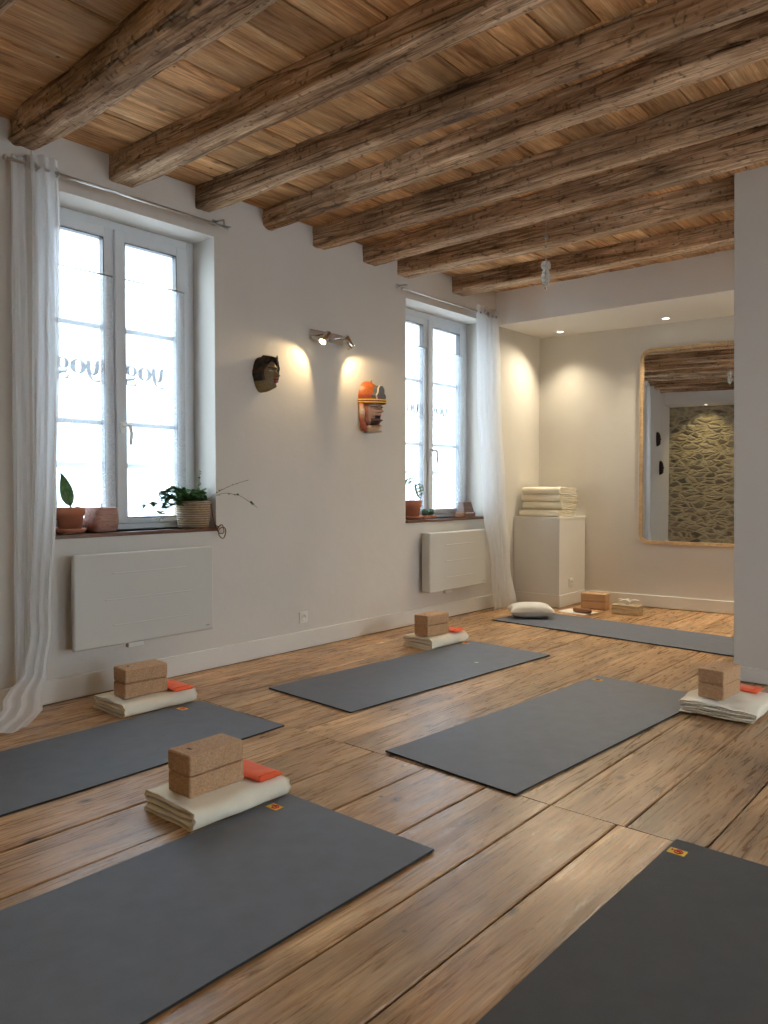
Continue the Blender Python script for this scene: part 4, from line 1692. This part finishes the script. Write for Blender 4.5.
def paint1(y, z):
    skin = (0.20, 0.135, 0.055)
    if math.hypot(y, z) > 0.70 + 0.17 * abs(math.sin(math.atan2(y, z) * 0.8)) and abs(math.atan2(y, z)) < 0.62 * PI:
        return (0.02, 0.022, 0.018)
    if abs(z + 0.25) < 0.07 and abs(y) < 0.30 or abs(z + 0.40) < 0.06 and abs(y) < 0.24:
        return (0.22, 0.02, 0.015)
    if abs(z - 0.20) < 0.05 and 0.16 < abs(y) < 0.56:
        return (0.03, 0.02, 0.012) if abs(z - 0.20) > 0.02 else (0.5, 0.45, 0.35)
    if abs(z - 0.38) < 0.035 and 0.12 < abs(y) < 0.66:
        return (0.03, 0.02, 0.012)
    return skin


mk = face_mask('wall_mask', 'olive-faced mask with dark headdress, left of the wall spotlight', (WX + 0.004, 3.365, 1.895), 0.125, 0.235, 0.115, paint1, shape1)


# headdress: dark cap wrapping brow and temples, with a pointed crest
def cap(u, v):
    a = lerp(-0.62 * PI, 0.62 * PI, u)            # from one jaw over the crown to the other
    line = 0.66 + 0.20 * abs(math.sin(a * 0.8))         # hairline, lower at the temples
    r_ = lerp(1.0, line, v)
    y_, z_ = r_ * math.sin(a), r_ * math.cos(a)
    x, y, z = shape1(y_, z_)
    k = math.sin(v * PI) * 0.5 + 0.5
    x = (max(0.0, 1 - r_ ** 2.6) ** 0.5) * 0.80 * 0.115
    off = 0.020 * math.sin(min(1, v * 1.05 + 0.02) * PI) ** 0.6 + 0.004 * noise.noise(Vector((a * 4, v * 6, 2)))
    if z_ > 0.2:
        off += 0.012 * z_
    xx = x + off
    return (xx, y * 0.0625 * 1.16 + 0.75 * xx, z * 0.1175 * 1.08 + 0.004)


v1, f1 = grid_data(60, 16, cap)


def capcol(v):
    n_ = noise.noise(Vector(v) * 45)
    return (0.09, 0.03, 0.02) if n_ > 0.22 else ((0.025, 0.035, 0.022) if n_ > -0.1 else (0.012, 0.010, 0.012))


painted('headdress', v1, f1, capcol, mk)
tubes('crest', [([(0.080, 0.062, 0.085), (0.088, 0.070, 0.110), (0.090, 0.074, 0.130)], [0.016, 0.010, 0.002])], plain('crest_paint', (0.05, 0.02, 0.02), 0.5), mk)


# second mask: tall, orange crest hat, striped band, pale face, dark beard
mk2 = empty('wall_mask', 'tall painted mask with orange hat and yellow band, beside the far window', 'mask', (WX + 0.004, 4.415, 1.765), group=None)
SH2 = 0.55


def shape2(y, z):
    wz = math.sqrt(max(0.0, 1 - abs(z) ** 5)) * (1 - 0.12 * max(0, -z))
    d = math.sqrt(max(0, 1 - abs(y) ** 2.4)) * (1 - abs(z) ** 6) ** 0.5 if abs(z) < 1 else 0
    x = 0.60 * d
    if d > 0.1:
        t = (0.62 - z) / 0.52
        if 0 < t < 1.15:
            prof = sstep(t) if t < 0.93 else 1 - (t - 0.93) / 0.22
            x += 0.22 * prof * gauss(y, 0.17 + 0.15 * t)
        x += 0.12 * gauss(z - 0.72, 0.08) * gauss(y, 0.7)
        x += 0.10 * gauss(z - 0.50, 0.10) * (gauss(y - 0.42, 0.16) + gauss(y + 0.42, 0.16))
        x -= 0.18 * gauss(z + 0.30, 0.10) * gauss(y, 0.34)                        # open mouth
        x += 0.07 * gauss(z + 0.12, 0.09) * gauss(y, 0.36)
        x += 0.17 * gauss(z + 0.52, 0.11) * gauss(y, 0.38)                        # jutting lower lip
    return x, y * wz, z


def paint2(y, z):
    if abs(z - 0.50) < 0.10 and 0.2 < abs(y) < 0.72:
        return (0.05, 0.03, 0.03) if abs(z - 0.48) < 0.05 else (0.55, 0.42, 0.30)
    if z > 0.70:
        return (0.20, 0.11, 0.07)
    if abs(z + 0.30) < 0.14 and abs(y) < 0.42:
        return (0.05, 0.012, 0.01)
    if z < -0.38 and abs(y) < 0.7:
        return (0.07, 0.035, 0.03)
    if abs(y) > 0.8:
        return (0.30, 0.12, 0.07)
    return (0.36, 0.21, 0.15)


W_, H_, D_ = 0.165, 0.20, 0.15
nu, nv = 60, 70
vs, fs, cc = [], [], []
for j in range(nv):
    for i in range(nu):
        yy, zz = 2 * i / (nu - 1) - 1, 2 * j / (nv - 1) - 1
        x, y, z = shape2(yy, zz)
        vs.append((x * D_, y * W_ / 2, z * H_ / 2 - 0.052))
        cc.append(paint2(yy, zz))
for j in range(nv - 1):
    for i in range(nu - 1):
        fs.append((j * nu + i, j * nu + i + 1, (j + 1) * nu + i + 1, (j + 1) * nu + i))
me = bpy.data.meshes.new('face')
me.from_pydata(vs, [], fs)
ca = me.color_attributes.new('paint', 'FLOAT_COLOR', 'POINT')
for i, c_ in enumerate(cc):
    ca.data[i].color = rgba(c_)
me.update()
finish('face', me, M['paint'], mk2, smooth=True)
# hat: tall curved orange shell behind
v1, f1 = grid_data(44, 24, lambda u, v: (0.085 * math.sqrt(max(0, 1 - (2 * u - 1) ** 2)) * (1 - v ** 3) ** 0.5 if v < 1 else 0.0,
                                           (2 * u - 1) * 0.088 * math.sqrt(max(0, 1 - v ** 2.6)), 0.045 + 0.150 * v))
painted('hat', v1, f1, lambda v: (0.40, 0.10, 0.025) if v[2] > 0.09 else (0.30, 0.055, 0.025), mk2)
tubes('hat_tip', [([(0.035, 0, 0.185), (0.04, 0, 0.205)], [0.010, 0.003])], plain('tip_paint', (0.45, 0.15, 0.04), 0.5), mk2)
# grey crest plate with a pale outline, standing forward of the hat
cpts = [(-0.055, 0.055), (-0.060, 0.085), (-0.040, 0.105), (-0.038, 0.135), (-0.018, 0.160), (0.018, 0.160), (0.038, 0.135), (0.040, 0.105), (0.060, 0.085), (0.055, 0.055)]
n = len(cpts)
vs = [(0.075, y, z) for y, z in cpts] + [(0.108, y * 0.9, z) for y, z in cpts]
fs = [tuple(range(n, 2 * n))] + [(k, (k + 1) % n, n + (k + 1) % n, n + k) for k in range(n)]
painted('crest_plate', vs, fs, lambda v: (0.10, 0.10, 0.12), mk2, smooth=False)
tubes('crest_outline', [([(0.106, y * 0.93, z) for y, z in cpts], 0.0045)], plain('pale_outline', (0.60, 0.55, 0.48), 0.5), mk2)
# headband with yellow bars
def band(rx, ry, z0_, z1_, nm, col):
    v1, f1 = grid_data(40, 4, lambda u, v: (rx * math.sin(PI * u), ry * math.cos(PI * u), lerp(z0_, z1_, v)))
    painted(nm, v1, f1, lambda v: col, mk2)


band(0.128, 0.092, 0.022, 0.060, 'headband', (0.16, 0.02, 0.015))
band(0.132, 0.094, 0.046, 0.056, 'yellow_stripe', (0.80, 0.48, 0.05))
band(0.133, 0.0945, 0.028, 0.036, 'yellow_stripe', (0.80, 0.48, 0.05))
# ear flaps and neck
for s_ in (-1, 1):
    v1, f1 = tube_data([(0.02, s_ * 0.085, 0.02), (0.03, s_ * 0.092, -0.04), (0.028, s_ * 0.088, -0.10), (0.03, s_ * 0.075, -0.16), (0.03, s_ * 0.07, -0.185)], [0.013, 0.017, 0.014, 0.022, 0.018], 10)
    painted('ear_ornament', v1, f1, lambda v: (0.62, 0.50, 0.40) if -0.08 < v[2] < 0.0 else (0.38, 0.10, 0.05), mk2)
v1, f1 = tube_data([(0.045, 0, -0.145), (0.048, 0, -0.18), (0.05, 0, -0.197)], [0.058, 0.046, 0.055], 24)
painted('neck', [(max(0.001, a_), b_, c_) for a_, b_, c_ in v1], f1, lambda v: (0.45, 0.33, 0.24) if v[2] < -0.17 else (0.08, 0.04, 0.035), mk2)

for ch_ in list(mk2.children):
    for v in ch_.data.vertices:
        v.co.y += SH2 * v.co.x

# two dark masks further back on the same wall, seen in the mirror
for lab, yy, zz in (('dark mask high on the wall, seen only in the mirror', 0.45, 2.0), ('lower dark mask in profile, seen only in the mirror', 0.12, 1.50)):
    mm = face_mask('wall_mask', lab, (WX + 0.004, yy, zz), 0.11, 0.26, 0.10, lambda y, z: (0.03, 0.018, 0.012), shape1, 40, 50)

# ------------------------------------------------------------------ crystal hanging from the beam
CY = 4.395
ch = empty('hanging_crystal', 'clear crystal sun catcher on a thread under a ceiling beam', 'sun catcher', (-2.425, CY, 2.40))
tubes('thread', [([(0, 0, 0.02), (0, 0, 0.475)], 0.0012)], M['steel'], ch, n=5)
tubes('hook', [([(0, 0, 0.47), (0.006, 0, 0.478), (0.004, 0, 0.49)], 0.0018)], M['steel'], ch, n=5)
for zz, rr_ in ((0.325, 0.012), (0.268, 0.008), (0.185, 0.007), (0.01, 0.008)):
    lathe('bead', [(0.0001, -rr_), (rr_ * 0.7, -rr_ * 0.7), (rr_, 0), (rr_ * 0.7, rr_ * 0.7), (0.0001, rr_)], M['crystal'], ch, n=10, loc=(0, 0, zz))
for zz, rr_, hh in ((0.150, 0.036, 0.030), (0.105, 0.026, 0.022), (0.075, 0.036, 0.034), (0.045, 0.024, 0.022)):
    for q in range(3):
        ang = q * PI / 3
        vs, fs = [], []
        nn = 14
        for k in range(nn):
            a = 2 * PI * k / nn
            vs.append((rr_ * math.cos(a) * math.cos(ang), rr_ * math.cos(a) * math.sin(ang), hh * math.sin(a)))
        c0 = len(vs)
        nrm = Vector((-math.sin(ang), math.cos(ang), 0)) * 0.004
        vs += [tuple(nrm), tuple(-nrm)]
        for k in range(nn):
            fs.append((k, (k + 1) % nn, c0))
            fs.append(((k + 1) % nn, k, c0 + 1))
        pyd('crystal_disc', vs, fs, M['crystal'], ch, loc=(0, 0, zz))


# ------------------------------------------------------------------ plants and things on the sills
def leaf_shape(n=7, wid=0.5, lobes=0):
    pts = []
    for k in range(n + 1):
        t = k / n
        w_ = wid * math.sin(PI * t ** 0.8) ** 0.8 * (1 - 0.25 * t)
        if lobes:
            w_ *= 1 + 0.35 * abs(math.sin(t * PI * lobes))
        pts.append((t, w_ / 2))
    return pts


def add_leaf(vs, fs, base, direc, up, size, wid=0.7, lobes=0, curl=0.15, n=6):
    d = direc.normalized()
    s_ = d.cross(up)
    if s_.length < 0.01:
        s_ = d.cross(Vector((1, 0, 0)))
    s_.normalize()
    nn = s_.cross(d).normalized()
    b = len(vs)
    for t, hw in leaf_shape(n, wid, lobes):
        c_ = base + d * (t * size) - nn * (curl * size * t * t)
        vs.append(c_ + s_ * hw * size + nn * (0.06 * size))
        vs.append(c_)
        vs.append(c_ - s_ * hw * size + nn * (0.06 * size))
    for k in range(n):
        for q in (0, 1):
            i = b + k * 3 + q
            fs.append((i, i + 1, i + 4, i + 3))


SZ1 = W1[2]
# woven basket with trailing ivy
bp = empty('potted_ivy', 'trailing ivy in a woven basket at the right of the near sill', 'potted plant', (-4.055, 2.882, SZ1 + 0.001))
bk = lathe('basket', [(0.0001, 0.0), (0.088, 0.0), (0.094, 0.01), (0.100, 0.05), (0.104, 0.10), (0.107, 0.15), (0.111, 0.160), (0.107, 0.166), (0.100, 0.160), (0.096, 0.14), (0.0001, 0.14)], M['basket'], bp, n=40)
lathe('soil', [(0.0001, 0.148), (0.06, 0.149), (0.097, 0.143)], M['soil'], bp, n=24)
rv = random.Random(21)
vs, fs = [], []
stems = []


def vine(p0, pts, leafn, size):
    P_ = [Vector(p0)] + [Vector(p_) for p_ in pts]
    dense = []
    for k in range(len(P_) - 1):
        for q in range(6):
            dense.append(P_[k].lerp(P_[k + 1], q / 6))
    dense.append(P_[-1])
    # smooth
    for _ in range(3):
        dense = [dense[0]] + [(dense[i - 1] + dense[i] * 2 + dense[i + 1]) / 4 for i in range(1, len(dense) - 1)] + [dense[-1]]
    stems.append((dense, 0.0013))
    for k in range(leafn):
        t = rv.uniform(0.15, 1.0)
        i = min(len(dense) - 2, int(t * (len(dense) - 1)))
        base = dense[i]
        d = Vector((rv.uniform(-1, 1), rv.uniform(-1, 1), rv.uniform(-0.5, 0.9)))
        add_leaf(vs, fs, base, d, Vector((rv.uniform(-.4, .4), rv.uniform(-.4, .4), 1)), size * rv.uniform(0.7, 1.2), 0.85, 2)


for k in range(60):
    a = rv.uniform(0, 2 * PI)
    r_ = rv.uniform(0.02, 0.13)
    h_ = rv.uniform(0.17, 0.25)
    vine((rv.uniform(-.04, .04), rv.uniform(-.04, .04), 0.15), [(r_ * math.cos(a) * 0.6, r_ * math.sin(a), h_)], 9, 0.040)
for (ya, za, yb, zb, n_) in ((-0.16, 0.24, -0.26, 0.19, 16), (-0.18, 0.20, -0.34, 0.13, 18), (-0.14, 0.22, -0.28, 0.10, 14), (-0.16, 0.17, -0.24, 0.05, 10), (-0.10, 0.24, -0.20, 0.22, 14)):
    for q in range(2):
        vine((0, -0.04, 0.15), [(rv.uniform(-.03, .05), ya, za + rv.uniform(-.02, .02)), (rv.uniform(-.03, .06), yb + rv.uniform(-.03, .03), zb + rv.uniform(-.02, .02))], int(n_ * 2), 0.034)
vine((0, 0.02, 0.16), [(0.02, 0.03, 0.26), (0.0, 0.05, 0.33), (0.01, 0.045, 0.36)], 14, 0.018)
vine((0.06, 0.05, 0.17), [(0.14, 0.12, 0.24), (0.17, 0.22, 0.28), (0.18, 0.30, 0.30)], 8, 0.014)
vine((0.06, 0.05, 0.17), [(0.14, 0.13, 0.22), (0.17, 0.24, 0.20), (0.19, 0.36, 0.12)], 13, 0.018)
tubes('stems', stems, M['stem'], bp, n=4)
pyd('foliage', [(max(v[0], -0.108), v[1], v[2]) for v in vs], fs, M['leaf'], bp, smooth=True)
# twine loops hanging off the basket side
tw = []
for (cy_, cz_, r1, r2, ph) in ((0.135, -0.035, 0.028, 0.035, 0.4), (0.125, -0.012, 0.024, 0.028, 1.2)):
    tw.append(([(0.118 + 0.006 * math.sin(a * 2), cy_ + r1 * math.cos(a + ph), cz_ + r2 * math.sin(a + ph)) for a in [2 * PI * k / 22 for k in range(23)]], 0.0035))
tw.append(([(0.07, 0.088, 0.15), (0.085, 0.085, 0.08), (0.10, 0.088, 0.02), (0.118, 0.10, -0.02)], 0.0035))
tw.append(([(0.075, 0.08, 0.15), (0.095, 0.075, 0.08), (0.11, 0.08, 0.02), (0.118, 0.11, 0.0)], 0.0035))
tubes('twine', tw, M['twine'], bp, n=6)

# terracotta pot with a single broad leaf
pt = empty('potted_plant', 'terracotta pot with one broad leaf beside the long curtain', 'potted plant', (-4.08, 2.090, SZ1 + 0.001))
lathe('pot', [(0.0001, 0.012), (0.058, 0.012), (0.070, 0.095), (0.078, 0.097), (0.082, 0.140), (0.076, 0.141), (0.068, 0.125), (0.0001, 0.125)], M['terra'], pt, n=36)
lathe('saucer', [(0.0001, 0.0), (0.074, 0.0), (0.086, 0.024), (0.082, 0.026), (0.070, 0.008), (0.0001, 0.008)], M['terra'], pt, n=36)
lathe('soil', [(0.0001, 0.128), (0.069, 0.127)], M['soil'], pt, n=20)
vs, fs = [], []
add_leaf(vs, fs, Vector((0.01, -0.005, 0.15)), Vector((0.02, -0.075, 0.16)), Vector((1, 0.25, 0)), 0.20, 0.50, 0, -0.12, 14)
pyd('leaf_blade', vs, fs, M['leaf2'], pt, smooth=True)
tubes('stalk', [([(0.0, 0.015, 0.125), (0.005, 0.005, 0.14), (0.01, -0.006, 0.152)], 0.004)], M['leaf'], pt)
tubes('cut_stem', [([(0.02, 0.03, 0.12), (0.022, 0.034, 0.146)], 0.009)], M['stem'], pt)

# pinkish square-shouldered pot with a stick
p2 = empty('flower_pot', 'pinkish square pot with a stick, right of the broad-leaf plant', 'plant pot', (-4.08, 2.275, SZ1 + 0.001), rad(8))
vs, fs = [], []
pr_ = [(0.060, 0.0), (0.070, 0.006), (0.077, 0.06), (0.072, 0.135), (0.068, 0.138), (0.062, 0.12), (0.0005, 0.12)]
NN = 40
for r_, z in pr_:
    for k in range(NN):
        a = 2 * PI * k / NN
        q = (abs(math.cos(a)) ** 5 + abs(math.sin(a)) ** 5) ** (-1 / 5)
        vs.append((r_ * q * math.cos(a), r_ * q * math.sin(a), z))
for j in range(len(pr_) - 1):
    for k in range(NN):
        fs.append((j * NN + k, j * NN + (k + 1) % NN, (j + 1) * NN + (k + 1) % NN, (j + 1) * NN + k))
fs.append(tuple(reversed(range(NN))))
pyd('pot', vs, fs, M['pinkpot'], p2, smooth=True)
boxes('soil', [(-0.058, 0.058, -0.058, 0.058, 0.119, 0.123)], M['soil'], p2)
tubes('stick', [([(0, 0.005, 0.12), (0.002, 0.0, 0.165)], 0.003)], M['stem'], p2)

SZ2 = W2[2]
# pot with pierced climbing leaves
p3 = empty('potted_plant', 'terracotta pot with pierced arching leaves on the far sill', 'potted plant', (-4.08, 5.115, SZ2 + 0.001))
lathe('pot', [(0.0001, 0.012), (0.060, 0.012), (0.073, 0.10), (0.081, 0.103), (0.084, 0.160), (0.078, 0.161), (0.072, 0.145), (0.0001, 0.145)], M['terra'], p3, n=36)
lathe('saucer', [(0.0001, 0.0), (0.078, 0.0), (0.090, 0.024), (0.086, 0.026), (0.072, 0.008), (0.0001, 0.008)], M['terra'], p3, n=36)
lathe('soil', [(0.0001, 0.148), (0.073, 0.147)], M['soil'], p3, n=20)


def pierced_leaf(base, tip, side, wid, holes=4):
    """blade made of a rim, a midrib and cross ribs, leaving the holes open"""
    base, tip, side = Vector(base), Vector(tip), Vector(side).normalized()
    L_ = (tip - base).length
    ax = (tip - base).normalized()
    nrm = ax.cross(side).normalized()
    strips = []

    def pt_(t, s_):
        w_ = wid / 2 * math.sin(PI * min(1, t * 0.97 + 0.02) ** 0.8) ** 0.7
        return base + ax * (L_ * t) + side * (w_ * s_) + nrm * (0.12 * L_ * math.sin(PI * t)) - nrm * 0.02 * abs(s_)
    vs, fs = [], []

    def quad_strip(la, lb):
        b = len(vs)
        for p_, q_ in zip(la, lb):
            vs.append(p_)
            vs.append(q_)
        for i in range(len(la) - 1):
            fs.append((b + 2 * i, b + 2 * i + 1, b + 2 * i + 3, b + 2 * i + 2))
    N = 20
    ts = [i / N for i in range(N + 1)]
    for sg in (-1, 1):
        quad_strip([pt_(t, sg) for t in ts], [pt_(t, sg * 0.66) for t in ts])
        quad_strip([pt_(t, 0.0) for t in ts], [pt_(t, sg * 0.16) for t in ts])
        for h in range(holes + 1):
            t0 = 0.06 + 0.84 * h / holes
            for_ = [k / 4 for k in range(5)]
            quad_strip([pt_(max(0, min(1, t0 + 0.05 * k)), sg * lerp(0.1, 0.75, k)) for k in for_], [pt_(max(0, min(1, t0 + 0.075 + 0.05 * k)), sg * lerp(0.1, 0.75, k)) for k in for_])
    return vs, fs


vs, fs = [], []
for bse, tip, side, wid in (((0.0, -0.10, 0.31), (0.01, 0.06, 0.345), (0.2, 0.1, 1), 0.055),
                            ((0.01, 0.075, 0.31), (0.02, 0.105, 0.18), (0.15, 1, 0.25), 0.105),
                            ((0.0, -0.02, 0.33), (0.0, -0.10, 0.26), (0.3, 1, 0.6), 0.08)):
    v, f = pierced_leaf(bse, tip, side, wid)
    b = len(vs)
    vs += v
    fs += [tuple(i + b for i in q) for q in f]
pyd('foliage', vs, fs, M['leaf'], p3)
tubes('stems', [([(0, -0.02, 0.145), (0.0, -0.01, 0.20), (0.0, 0.02, 0.27), (0.01, 0.05, 0.31), (0.01, 0.075, 0.31)], 0.0025), ([(0, 0.0, 0.145), (0, 0.03, 0.19), (0, 0.0, 0.24)], 0.002), ([(0, 0.04, 0.145), (0, 0.01, 0.22), (0, -0.02, 0.33), (0, -0.10, 0.32)], 0.0025)], M['stem'], p3, n=5)

# tray of two little cacti
tr_ = empty('cactus_tray', 'small terracotta tray with two round cacti on the far sill', 'potted plant', (-4.06, 5.305, SZ2 + 0.001))
boxes('tray', [(-0.04, 0.04, -0.085, 0.085, 0, 0.028)], M['terra'], tr_, bevel=0.008, seg=3)
for s_ in (-1, 1):
    n_ = 20
    prof = [(0.0001, 0.0)] + [(0.034 * math.sin(PI * (0.25 + 0.75 * k / 8)) , 0.028 * 1.1 * (1 - math.cos(PI * (0.25 + 0.75 * k / 8)))) for k in range(9)]
    prof[-1] = (0.0001, prof[-1][1])
    vs, fs = grid_data(32, len(prof), lambda u, v: (prof[int(round(v * (len(prof) - 1)))][0] * (1 + 0.07 * math.cos(u * 2 * PI * 10)) * math.cos(u * 2 * PI), prof[int(round(v * (len(prof) - 1)))][0] * (1 + 0.07 * math.cos(u * 2 * PI * 10)) * math.sin(u * 2 * PI), prof[int(round(v * (len(prof) - 1)))][1] + 0.012), True)
    pyd('cactus', vs, fs, M['cactus'], tr_, smooth=True, loc=(0, s_ * 0.04, 0.012))
tubes('plant_label', [([(0.0, -0.075, 0.02), (0.0, -0.09, 0.075)], 0.002)], M['plastic'], tr_)

# small slanting wooden box at the right end of the far sill
bx = empty('wooden_box', 'small dark wooden box with slanted lid beside the far curtain', 'box', (-4.06, 5.875, SZ2 + 0.001))
boxes('tray', [(-0.05, 0.05, -0.085, 0.10, 0.0, 0.042)], M['rollwood'], bx, bevel=0.003)
vs = [(-0.045, -0.07, 0.0425), (0.045, -0.07, 0.0425), (0.045, 0.085, 0.0425), (-0.045, 0.085, 0.0425),
      (-0.035, -0.055, 0.135), (0.02, -0.055, 0.135), (0.02, 0.072, 0.135), (-0.035, 0.072, 0.135)]
pyd('lid', vs, [(3, 2, 1, 0), (4, 5, 6, 7), (0, 1, 5, 4), (1, 2, 6, 5), (2, 3, 7, 6), (3, 0, 4, 7)], M['darkwood'], bx, bevel=0.003)
boxes('foot', [(0.02, 0.045, 0.07, 0.095, 0.0, 0.010)], M['darkwood'], bx) if False else None
tubes('beads', [([(0.052, -0.06 + 0.02 * k, 0.036), (0.052, -0.050 + 0.02 * k, 0.036)], 0.004) for k in range(7)], M['plastic'], bx)

# ------------------------------------------------------------------ outside: street, opposite house, tree
struct(boxes('street_ground', [(-22, WO - 0.02, -14, 24, -0.5, -0.4)], M['street']))
hs_ = empty('opposite_house', 'pale rendered house across the street, seen through the window tops', 'house', (-13.5, 12.0, -0.4))
boxes('house_wall', [(-3, 0, -6.5, 10, 0, 6.4)], M['render'], hs_)
vs = [(-3.2, -6.9, 6.4), (0.45, -6.9, 6.4), (0.45, 10.3, 6.4), (-3.2, 10.3, 6.4), (-1.4, -6.9, 8.6), (-1.4, 10.3, 8.6)]
pyd('roof', vs, [(3, 2, 1, 0), (0, 1, 4), (2, 3, 5), (1, 2, 5, 4), (3, 0, 4, 5)], M['slate'], hs_)
for yy in (-5, -2.6, -0.2, 2.2, 4.6, 7.0):
    wf = boxes('house_window', [(0, 0.05, yy - 0.55, yy + 0.55, 3.6, 5.2)], M['frame'], hs_)
    boxes('window_glass', [(0.052, 0.056, yy - 0.45, yy - 0.03, 3.7, 5.1), (0.052, 0.056, yy + 0.03, yy + 0.45, 3.7, 5.1)], M['render'], wf)
